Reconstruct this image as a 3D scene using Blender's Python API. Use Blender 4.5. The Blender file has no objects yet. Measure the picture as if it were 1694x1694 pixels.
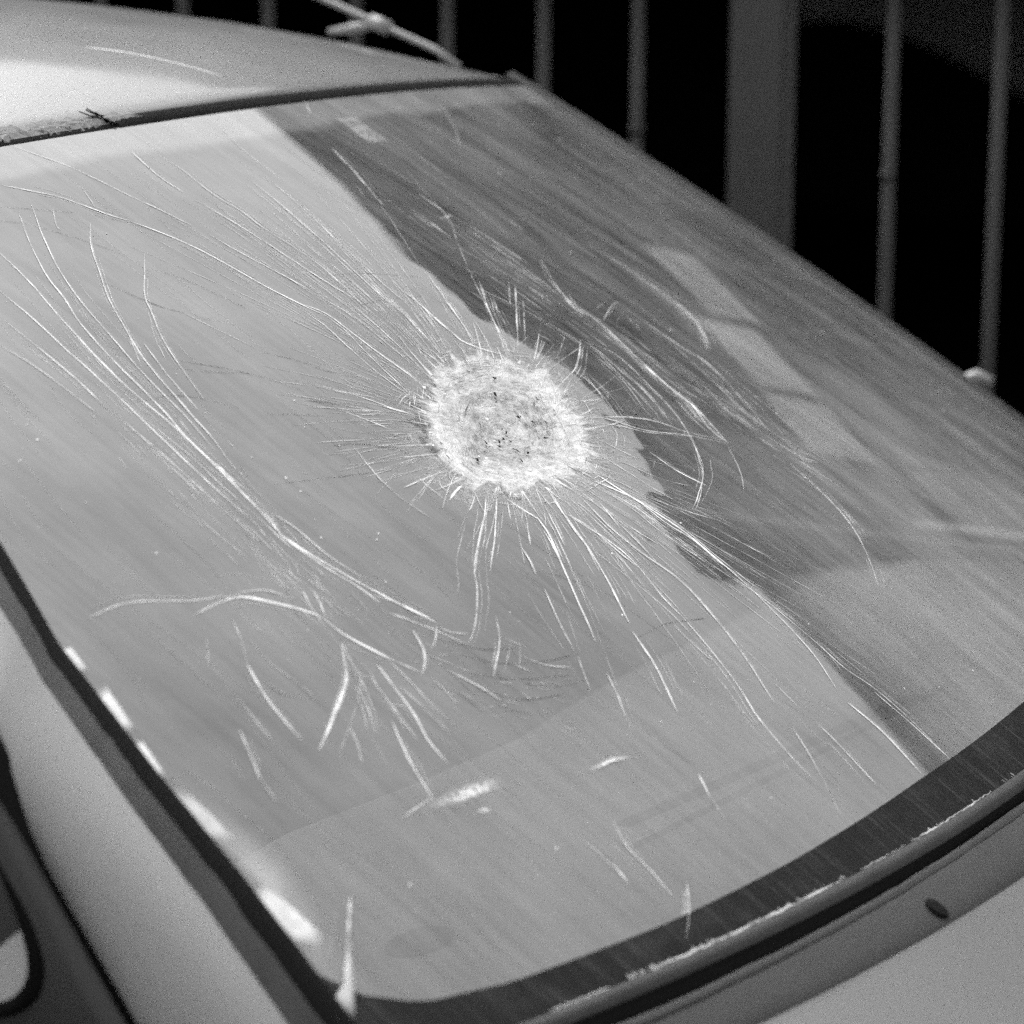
import bpy, bmesh, math, random
from mathutils import Vector, Matrix, noise
random.seed(7)
sc = bpy.context.scene
R = math.radians

# ------------------------------------------------------------------ camera
cam_d = bpy.data.cameras.new('camera'); cam = bpy.data.objects.new('camera', cam_d)
sc.collection.objects.link(cam); sc.camera = cam
CP = Vector((1.7676, .825, 1.5144)); CH = Vector((-.86001, -.45739, -.22622))
CR = Vector((-.47017, .88257, .00297)); CU = Vector((-.1983, -.10891, .97407))
m = Matrix((CR, CU, -CH)).transposed().to_4x4(); m.translation = CP
cam.matrix_world = m
cam_d.sensor_width = 56; cam_d.lens = 150            # medium-format tele
cam_d.clip_start = .05; cam_d.clip_end = 500
cam_d.dof.use_dof = True; cam_d.dof.focus_distance = 1.80; cam_d.dof.aperture_fstop = 8.5
cam_d.dof.aperture_blades = 6

# ------------------------------------------------------------------ overcast sky (black-and-white picture: sky reduced to grey)
SUN_EL, SUN_AZ = 64, -150            # azimuth from +Y towards +X
w = bpy.data.worlds.new('World'); sc.world = w; w.use_nodes = True
nt = w.node_tree; nt.nodes.clear()
sky = nt.nodes.new('ShaderNodeTexSky'); sky.sky_type = 'NISHITA'; sky.sun_disc = False
sky.sun_elevation = R(SUN_EL); sky.sun_rotation = R(SUN_AZ)
sky.air_density = 1.6; sky.dust_density = 4.0; sky.ozone_density = 1.0
bw = nt.nodes.new('ShaderNodeRGBToBW'); bg = nt.nodes.new('ShaderNodeBackground'); wo = nt.nodes.new('ShaderNodeOutputWorld')
bg.inputs['Strength'].default_value = .15
nt.links.new(sky.outputs[0], bw.inputs[0]); nt.links.new(bw.outputs[0], bg.inputs['Color']); nt.links.new(bg.outputs[0], wo.inputs[0])
sd = bpy.data.lights.new('sun', 'SUN'); sun = bpy.data.objects.new('sun', sd); sc.collection.objects.link(sun)
sd.energy = .8; sd.angle = R(30)
dirv = Vector((math.sin(R(SUN_AZ))*math.cos(R(SUN_EL)), math.cos(R(SUN_AZ))*math.cos(R(SUN_EL)), math.sin(R(SUN_EL))))
sun.rotation_euler = (-dirv).to_track_quat('-Z', 'Y').to_euler(); sun.location = dirv*20
sc.view_settings.view_transform = 'Standard'; sc.view_settings.look = 'None'
sc.view_settings.exposure = 1.25; sc.view_settings.gamma = 1
sc.cycles.use_denoising = False
sc.cycles.use_adaptive_sampling = True; sc.cycles.adaptive_threshold = .035; sc.cycles.adaptive_min_samples = 12
sc.cycles.max_bounces = 5; sc.cycles.transparent_max_bounces = 24
sc.cycles.caustics_reflective = False; sc.cycles.caustics_refractive = False

# ------------------------------------------------------------------ helpers
def link(name, me, mat=None, parent=None):
    o = bpy.data.objects.new(name, me); sc.collection.objects.link(o)
    if mat is not None:
        for mm in (mat if isinstance(mat, (list, tuple)) else [mat]): me.materials.append(mm)
    if parent is not None: o.parent = parent
    return o
def mesh(name, vs, fs, mat=None, parent=None, smooth=False, midx=None, uv=None):
    me = bpy.data.meshes.new(name); me.from_pydata([tuple(v) for v in vs], [], fs)
    if smooth: me.polygons.foreach_set('use_smooth', [True]*len(fs))
    if uv is not None:
        for nm, tab in uv.items():
            l = me.uv_layers.new(name=nm)
            for lp in me.loops: l.data[lp.index].uv = tab[lp.vertex_index]
    o = link(name, me, mat, parent)
    if midx: me.polygons.foreach_set('material_index', midx)
    me.update(); return o
def empty(name, loc=(0, 0, 0), parent=None):
    o = bpy.data.objects.new(name, None); sc.collection.objects.link(o); o.location = loc
    if parent: o.parent = parent
    return o
def tag(o, label=None, cat=None, group=None, kind=None):
    for k, v in (('label', label), ('category', cat), ('group', group), ('kind', kind)):
        if v: o[k] = v
    return o
def box(name, a, b, mat, parent=None, bev=0.0):
    bm = bmesh.new(); bmesh.ops.create_cube(bm, size=1)
    for v in bm.verts:
        v.co = Vector([(a[i]+b[i])/2 + v.co[i]*(b[i]-a[i]) for i in range(3)])
    if bev: bmesh.ops.bevel(bm, geom=list(bm.edges), offset=bev, segments=2, affect='EDGES')
    me = bpy.data.meshes.new(name); bm.to_mesh(me); bm.free()
    return link(name, me, mat, parent)
def tube(name, pts, rad, mat, parent=None, n=10, cap=True):
    vs, fs = [], []
    pts = [Vector(q) for q in pts]
    for i, q in enumerate(pts):
        t = (pts[min(i+1, len(pts)-1)]-pts[max(i-1, 0)]).normalized()
        a = t.orthogonal().normalized() if abs(t.z) > .9 else t.cross(Vector((0, 0, 1))).normalized()
        b = t.cross(a); rr = rad[i] if isinstance(rad, (list, tuple)) else rad
        for k in range(n):
            an = 2*math.pi*k/n; vs.append(q + a*math.cos(an)*rr + b*math.sin(an)*rr)
    for i in range(len(pts)-1):
        for k in range(n):
            k2 = (k+1) % n; fs.append((i*n+k, i*n+k2, (i+1)*n+k2, (i+1)*n+k))
    if cap: fs += [tuple(range(n-1, -1, -1)), tuple(range((len(pts)-1)*n, len(pts)*n))]
    return mesh(name, vs, fs, mat, parent, smooth=True)
def loft(name, rows, mat, parent=None, smooth=True, uv=None):
    n = len(rows[0]); vs = [q for r_ in rows for q in r_]
    fs = [(i*n+k, i*n+k+1, (i+1)*n+k+1, (i+1)*n+k) for i in range(len(rows)-1) for k in range(n-1)]
    return mesh(name, vs, fs, mat, parent, smooth, uv=uv)
def lerp(tab, x):
    if x <= tab[0][0]: return tab[0][1]
    for (a, b), (c, d) in zip(tab, tab[1:]):
        if x <= c: return b+(d-b)*(x-a)/(c-a)
    return tab[-1][1]

# ------------------------------------------------------------------ materials (all greys: a black-and-white photograph)
class NT:
    def __init__(s, name):
        s.m = bpy.data.materials.new(name); s.m.use_nodes = True; s.t = s.m.node_tree; s.t.nodes.clear()
        s.out = s.n('ShaderNodeOutputMaterial')
    def n(s, kind, **kw):
        x = s.t.nodes.new(kind)
        for k, v in kw.items():
            if hasattr(x, k): setattr(x, k, v)
        return x
    def l(s, a, b): s.t.links.new(a, b)
    def val(s, sock, v):
        if isinstance(v, bpy.types.NodeSocket): s.l(v, sock)
        elif isinstance(v, (int, float)) and sock.type == 'RGBA': sock.default_value = (v, v, v, 1)
        else: sock.default_value = v
    def math(s, op, a, b=0.0, clamp=False):
        x = s.n('ShaderNodeMath', operation=op, use_clamp=clamp); s.val(x.inputs[0], a); s.val(x.inputs[1], b); return x.outputs[0]
    def coord(s, kind='Object'):
        return s.n('ShaderNodeTexCoord').outputs[kind]
    def uvm(s, nm): return s.n('ShaderNodeUVMap', uv_map=nm).outputs[0]
    def mapping(s, vec, scale=(1, 1, 1), rot=(0, 0, 0), loc=(0, 0, 0)):
        x = s.n('ShaderNodeMapping'); s.l(vec, x.inputs[0]); x.inputs['Scale'].default_value = scale
        x.inputs['Rotation'].default_value = rot; x.inputs['Location'].default_value = loc; return x.outputs[0]
    def noise(s, vec, scale, detail=4, rough=.55, dist=0.0):
        x = s.n('ShaderNodeTexNoise'); s.l(vec, x.inputs['Vector']); x.inputs['Scale'].default_value = scale
        x.inputs['Detail'].default_value = detail; x.inputs['Roughness'].default_value = rough; x.inputs['Distortion'].default_value = dist
        return x.outputs['Fac']
    def ramp(s, f, a, b, c=0.0, d=1.0):
        x = s.n('ShaderNodeMapRange', interpolation_type='SMOOTHSTEP'); s.val(x.inputs[0], f)
        for i, v in enumerate((a, b, c, d)): x.inputs[i+1].default_value = v
        return x.outputs[0]
    def bump(s, h, strength, dist=.001):
        x = s.n('ShaderNodeBump'); x.inputs['Strength'].default_value = strength; x.inputs['Distance'].default_value = dist; s.l(h, x.inputs['Height']); return x.outputs[0]
    def bsdf(s, col, rough, coat=0.0, coatr=.05, normal=None, spec=.5):
        b = s.n('ShaderNodeBsdfPrincipled'); s.val(b.inputs['Base Color'], col); s.val(b.inputs['Roughness'], rough)
        b.inputs['Coat Weight'].default_value = coat; b.inputs['Coat Roughness'].default_value = coatr; b.inputs['Specular IOR Level'].default_value = spec
        if normal is not None: s.l(normal, b.inputs['Normal'])
        return b.outputs[0]
    def mix(s, f, a, b):
        x = s.n('ShaderNodeMixShader'); s.val(x.inputs[0], f); s.l(a, x.inputs[1]); s.l(b, x.inputs[2]); return x.outputs[0]
    def done(s, sh): s.l(sh, s.out.inputs['Surface']); return s.m
def grey(name, base, rough=.6, var=.15, scale=30, coat=0.0, coatr=.08, bump=.0, bscale=400, spec=.5, grain=.08):
    t = NT(name); co = t.coord()
    a = t.noise(co, scale, 6, .6); g = t.noise(co, 900, 2, .5)
    f = t.math('ADD', t.math('MULTIPLY', t.math('SUBTRACT', a, .5), 2*var), t.math('MULTIPLY', t.math('SUBTRACT', g, .5), 2*grain))
    col = t.math('MULTIPLY', t.math('ADD', f, 1.0), base)
    rr = t.math('ADD', t.math('MULTIPLY', t.math('SUBTRACT', a, .5), .3), rough, True)
    nm = t.bump(t.noise(co, bscale, 3), bump) if bump else None
    cc = t.n('ShaderNodeCombineColor')
    for i in range(3): t.l(col, cc.inputs[i])
    return t.done(t.bsdf(cc.outputs[0], rr, coat, coatr, nm, spec))
M = {}
M['paint'] = grey('pale_paint', .155, .42, .05, 9, coat=.75, coatr=.10, bump=.015, grain=.16)
M['paint_dull'] = grey('pillar_paint', 0.24, .6, .06, 9, coat=.1, coatr=.3, bump=.03, grain=.16)
M['paint_hood'] = grey('hood_paint', 0.07, .5, .06, 9, coat=.15, coatr=.2, bump=.02, grain=.18)
M['cowl'] = grey('cowl_grey', 0.045, .55, .14, 24, bump=.05, grain=.10, spec=.12)
M['rubber'] = grey('rubber', 0.006, .85, .5, 60, bump=.15, grain=.15, spec=.08)
M['rubber_dusty'] = grey('rubber_dusty', 0.045, .75, .7, 45, bump=.2, grain=.3, spec=.3)
M['bead'] = grey('dusty_bead', 0.045, .6, .45, 50, bump=.15, grain=.15, spec=.15)
M['black'] = grey('black', .004, .7, .1, spec=.1)
M['door'] = grey('door_frame_dark', 0.018, .5, .2, 12, coat=.1, coatr=.3, grain=.12)
M['shred'] = grey('pale_shred', 0.17, .8, .55, 120, bump=.4, grain=.2)
M['dash'] = grey('dash_top', 0.55, .85, .12, 14, bump=.2, grain=.12)
M['vent'] = grey('vent', 0.16, .8, .2)
M['cabin'] = grey('cabin_dark', 0.012, .9, .3, 8)
M['seat'] = grey('seat_fabric', 0.014, .9, .3, 20)
M['bar'] = grey('bar_paint', 0.05, .8, .2, 20, grain=.1, spec=.12)
M['post'] = grey('post_paint', 0.07, .8, .15, 14, grain=.12, spec=.1)
M['rod'] = grey('metal_rod', 0.22, .35, .1, coat=.2)
M['wall_dark'] = grey('dark_wall', 0.01, .9, .3, 4, spec=.1)
M['inside_black'] = grey('inside_black', 0.003, .95, .3, 3, spec=0.0)
M['pane'] = grey('pale_blind', 0.85, .7, .15, 5)
M['house'] = grey('mid_render', 0.85, .9, .2, 3, spec=.2)
M['ground'] = grey('asphalt', 0.03, .9, .35, 6, bump=.3, bscale=120, spec=.2)
M['tarp'] = grey('tarp', 0.06, .8, .3, 5)

def glass_mat():
    t = NT('dusty_windscreen'); uv = t.uvm('metres'); un = t.uvm('unit')
    sp = t.n('ShaderNodeSeparateXYZ'); t.l(un, sp.inputs[0]); U, V = sp.outputs[0], sp.outputs[1]
    cloud = t.noise(uv, 7, 5, .6)
    st1 = t.noise(t.mapping(uv, (26, 5.5, 1), (0, 0, R(-5))), 1, 4, .6, .9)
    st2 = t.noise(t.mapping(uv, (150, 11, 1), (0, 0, R(7))), 1, 2, .6)
    spk = t.noise(uv, 420, 2, .7); fine = t.noise(uv, 1500, 1, .5)
    # 0 at near side (u=+1), 1 at far side
    side = t.ramp(U, .35, -.25, 0, 1)
    d = t.math('ADD', t.math('ADD', .18, t.math('MULTIPLY', side, .06)), t.math('MULTIPLY', t.math('SUBTRACT', cloud, .5), .40))
    d = t.math('ADD', d, t.math('MULTIPLY', t.math('MULTIPLY', t.math('SUBTRACT', st1, .47), .52), t.math('ADD', .22, t.math('MULTIPLY', side, .8))))
    d = t.math('ADD', d, t.math('MULTIPLY', t.math('SUBTRACT', st2, .5), .22))
    d = t.math('ADD', d, t.ramp(spk, .68, .80, 0, .30))
    d = t.math('ADD', d, t.math('MULTIPLY', t.math('SUBTRACT', fine, .5), .34))
    # grime gathered along the rubber at the head and far side of the pane
    d = t.math('ADD', d, t.ramp(t.math('ADD', V, t.math('MULTIPLY', t.math('SUBTRACT', cloud, .5), .05)), .058, .040, 0, .22))
    d = t.math('ADD', d, t.ramp(U, -.80, -.97, 0, .10))
    d = t.math('ADD', d, t.math('MULTIPLY', t.ramp(V, .50, .68, 0, .13), t.ramp(U, .34, .12, 0, 1)))  # pale tone added to the lower far glass in place of reflected light
    d = t.math('MAXIMUM', d, .03, True)
    tr = t.n('ShaderNodeBsdfTransparent'); tr.inputs[0].default_value = (.93, .93, .93, 1)
    df = t.n('ShaderNodeBsdfDiffuse'); df.inputs[0].default_value = (.42, .42, .42, 1)
    base = t.mix(d, tr.outputs[0], df.outputs[0])
    gl = t.n('ShaderNodeBsdfGlossy'); gl.inputs[0].default_value = (1, 1, 1, 1)
    t.val(gl.inputs['Roughness'], t.math('ADD', .012, t.math('MULTIPLY', st1, .035)))
    fr = t.n('ShaderNodeFresnel'); fr.inputs[0].default_value = 2.0
    return t.done(t.mix(t.math('MULTIPLY', fr.outputs[0], 1.0, True), base, gl.outputs[0]))
M['glass'] = glass_mat()
def clear_mat():
    t = NT('clear_inner_face'); tr = t.n('ShaderNodeBsdfTransparent'); tr.inputs[0].default_value = (.93, .93, .93, 1); return t.done(tr.outputs[0])
M['clear'] = clear_mat()
def crack_mat(name, col, lo, hi, sc_=55):
    t = NT(name); co = t.coord()
    f = t.ramp(t.noise(co, sc_, 5, .7), .34, .64, lo, hi)
    tr = t.n('ShaderNodeBsdfTransparent'); df = t.n('ShaderNodeBsdfDiffuse'); df.inputs[0].default_value = (col, col, col, 1)
    return t.done(t.mix(f, tr.outputs[0], df.outputs[0]))
M['crack_b'] = crack_mat('crack_bright', 0.82, .35, 1.0)
M['crack_m'] = crack_mat('crack_mid', 0.74, .22, .95)
M['crack_f'] = crack_mat('crack_faint', 0.68, .08, .85)
M['crack_d'] = crack_mat('crack_dark', .01, .03, .42)
M['scratch'] = crack_mat('scratch', 0.55, .0, .35, 90)
M['hair'] = crack_mat('dark_hairline', .01, .0, .30, 40)
M['ringdark'] = crack_mat('ring_fracture', .12, .05, .75, 120)
M['speck'] = grey('dust_speck', 0.7, .9, .1)
def fade_mat(name, col, e0, e1, sc_, lo, hi):
    t = NT(name); co = t.coord(); sp = t.n('ShaderNodeSeparateXYZ'); t.l(t.uvm('rad'), sp.inputs[0])
    nz = t.noise(co, sc_, 5, .7); k = t.math('ADD', sp.outputs[0], t.math('MULTIPLY', t.math('SUBTRACT', nz, .5), .7))
    f = t.math('MULTIPLY', t.ramp(k, e0, e1, 1, 0), t.ramp(nz, .3, .6, lo, hi))
    tr = t.n('ShaderNodeBsdfTransparent'); df = t.n('ShaderNodeBsdfDiffuse'); df.inputs[0].default_value = (col, col, col, 1)
    return t.done(t.mix(f, tr.outputs[0], df.outputs[0]))
M['smear'] = fade_mat('chalky_smear_film', .75, .10, .85, 520, -.5, 1.0)
M['light_patch'] = fade_mat('painted_light', .62, .55, 1.1, 60, .75, 1.0)
M['light_patch_dull'] = fade_mat('painted_light_dull', .60, .25, 1.05, 50, .6, .9)
M['haze'] = fade_mat('painted_haze', .55, .0, 1.0, 35, .15, .55)
M['streak_white'] = grey('streak_white', .7, .7, .1)
M['sticker'] = crack_mat('sticker_residue', .42, .1, .5, 120)
def frit_mat():
    t = NT('frit_dusty'); uv = t.uvm('metres')
    s1 = t.noise(t.mapping(uv, (260, 9, 1), (0, 0, R(6))), 1, 4, .7); s2 = t.noise(uv, 30, 4, .6); s3 = t.noise(uv, 700, 2)
    f = t.math('ADD', t.ramp(s1, .48, .80, 0, .035), t.ramp(s2, .45, .75, 0, .012))
    f = t.math('ADD', f, t.ramp(s3, .62, .8, 0, .05)); f = t.math('ADD', f, .005)
    cc = t.n('ShaderNodeCombineColor')
    for i in range(3): t.l(f, cc.inputs[i])
    return t.done(t.bsdf(cc.outputs[0], .6, 0, .1, None, .15))
M['frit'] = frit_mat()
def crush_mat():
    t = NT('crushed_glass'); uv = t.uvm('metres'); pol = t.uvm('polar')
    sp = t.n('ShaderNodeSeparateXYZ'); t.l(pol, sp.inputs[0]); rr = sp.outputs[1]
    su = t.n('ShaderNodeSeparateXYZ'); t.l(uv, su.inputs[0])
    rv = t.n('ShaderNodeCombineXYZ'); t.val(rv.inputs[0], t.math('MULTIPLY', su.outputs[0], 55)); t.val(rv.inputs[1], t.math('MULTIPLY', su.outputs[1], 55)); t.val(rv.inputs[2], t.math('MULTIPLY', rr, 26))
    rings = t.noise(rv.outputs[0], 1, 5, .7, .6)
    vo = t.n('ShaderNodeTexVoronoi', feature='DISTANCE_TO_EDGE'); t.l(uv, vo.inputs['Vector']); vo.inputs['Scale'].default_value = 330
    n1 = t.noise(uv, 45, 5, .65); n2 = t.noise(uv, 260, 4, .7); n4 = t.noise(uv, 800, 2, .6)
    cell = t.n('ShaderNodeTexVoronoi', feature='F1'); t.l(uv, cell.inputs['Vector']); cell.inputs['Scale'].default_value = 190
    cb = t.n('ShaderNodeRGBToBW'); t.l(cell.outputs['Color'], cb.inputs[0])
    cell2 = t.n('ShaderNodeTexVoronoi', feature='F1'); t.l(uv, cell2.inputs['Vector']); cell2.inputs['Scale'].default_value = 520
    cb2 = t.n('ShaderNodeRGBToBW'); t.l(cell2.outputs['Color'], cb2.inputs[0])
    c = t.math('ADD', .80, t.math('MULTIPLY', t.math('SUBTRACT', cb.outputs[0], .5), .24))
    c = t.math('ADD', c, t.math('MULTIPLY', t.math('SUBTRACT', cb2.outputs[0], .5), .12))
    c = t.math('ADD', c, t.math('MULTIPLY', t.math('SUBTRACT', n4, .5), .18))
    line = t.ramp(t.math('ABSOLUTE', t.math('SUBTRACT', rings, .5)), .04, .0, 0, .36)
    c = t.math('SUBTRACT', c, line)
    line2 = t.ramp(t.math('ABSOLUTE', t.math('SUBTRACT', rings, .40)), .03, .0, 0, .30)
    c = t.math('SUBTRACT', c, t.math('MULTIPLY', line2, t.ramp(rr, .9, .5, 0, 1)))
    c = t.math('ADD', c, t.ramp(rr, .45, .85, -.10, .08))
    c = t.math('SUBTRACT', c, t.math('MULTIPLY', t.ramp(n1, .46, .62, 0, .16), t.ramp(rr, .95, .6, 0, 1)))
    n3 = t.noise(t.mapping(uv, (85, 170, 1), (0, 0, .9)), 1, 5, .72, .3)
    pit = t.math('MULTIPLY', t.ramp(rr, .72, .30, 0, 1), t.ramp(n3, .615, .65, 0, 1))
    c = t.math('MULTIPLY', c, t.math('SUBTRACT', 1.0, t.math('MULTIPLY', pit, .95)))
    c = t.math('MULTIPLY', t.math('MAXIMUM', c, .01, True), .60)
    cc = t.n('ShaderNodeCombineColor')
    for i in range(3): t.l(c, cc.inputs[i])
    nm = t.bump(t.math('ADD', n2, cb.outputs[0]), .35, .001)
    b = t.bsdf(cc.outputs[0], .6, 0, .1, nm, .25)
    tr = t.n('ShaderNodeBsdfTransparent')
    wv = t.n('ShaderNodeTexVoronoi', feature='DISTANCE_TO_EDGE'); wv.inputs['Scale'].default_value = 1.0
    pv = t.n('ShaderNodeCombineXYZ'); t.val(pv.inputs[0], t.math('MULTIPLY', sp.outputs[0], 9)); t.val(pv.inputs[1], t.math('MULTIPLY', rr, 11)); t.val(pv.inputs[2], t.math('MULTIPLY', n1, 3))
    t.l(pv.outputs[0], wv.inputs['Vector'])
    web = t.ramp(wv.outputs['Distance'], .07, .01, 0, 1)
    sv = t.n('ShaderNodeCombineXYZ'); t.val(sv.inputs[0], t.math('MULTIPLY', sp.outputs[0], 26)); t.val(sv.inputs[1], t.math('MULTIPLY', rr, 2.5))
    streak = t.ramp(t.noise(sv.outputs[0], 1, 4, .7), .50, .70, 0, 1)
    pw = t.noise(uv, 650, 5, .85)
    rj = t.math('ADD', rr, t.math('MULTIPLY', t.math('SUBTRACT', t.noise(uv, 70, 5, .75), .5), .30))
    core = t.ramp(rj, .86, 1.06, 1, 0)
    halo = t.ramp(rj, .95, 1.45, 1, 0)
    ha = t.math('MULTIPLY', halo, t.math('ADD', t.math('ADD', t.math('MULTIPLY', web, .40), t.math('MULTIPLY', streak, .45)), t.ramp(pw, .42, .62, .05, .35)), True)
    edge = t.math('MAXIMUM', core, t.math('MULTIPLY', ha, .85), True)
    return t.done(t.mix(edge, tr.outputs[0], b))
M['crush'] = crush_mat()
M['sideglass'] = grey('tinted_side_glass', .012, .2, .3, 8, spec=.4)
M['flake'] = grey('glass_flake', 0.62, .25, .15, 200, spec=.8)

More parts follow.
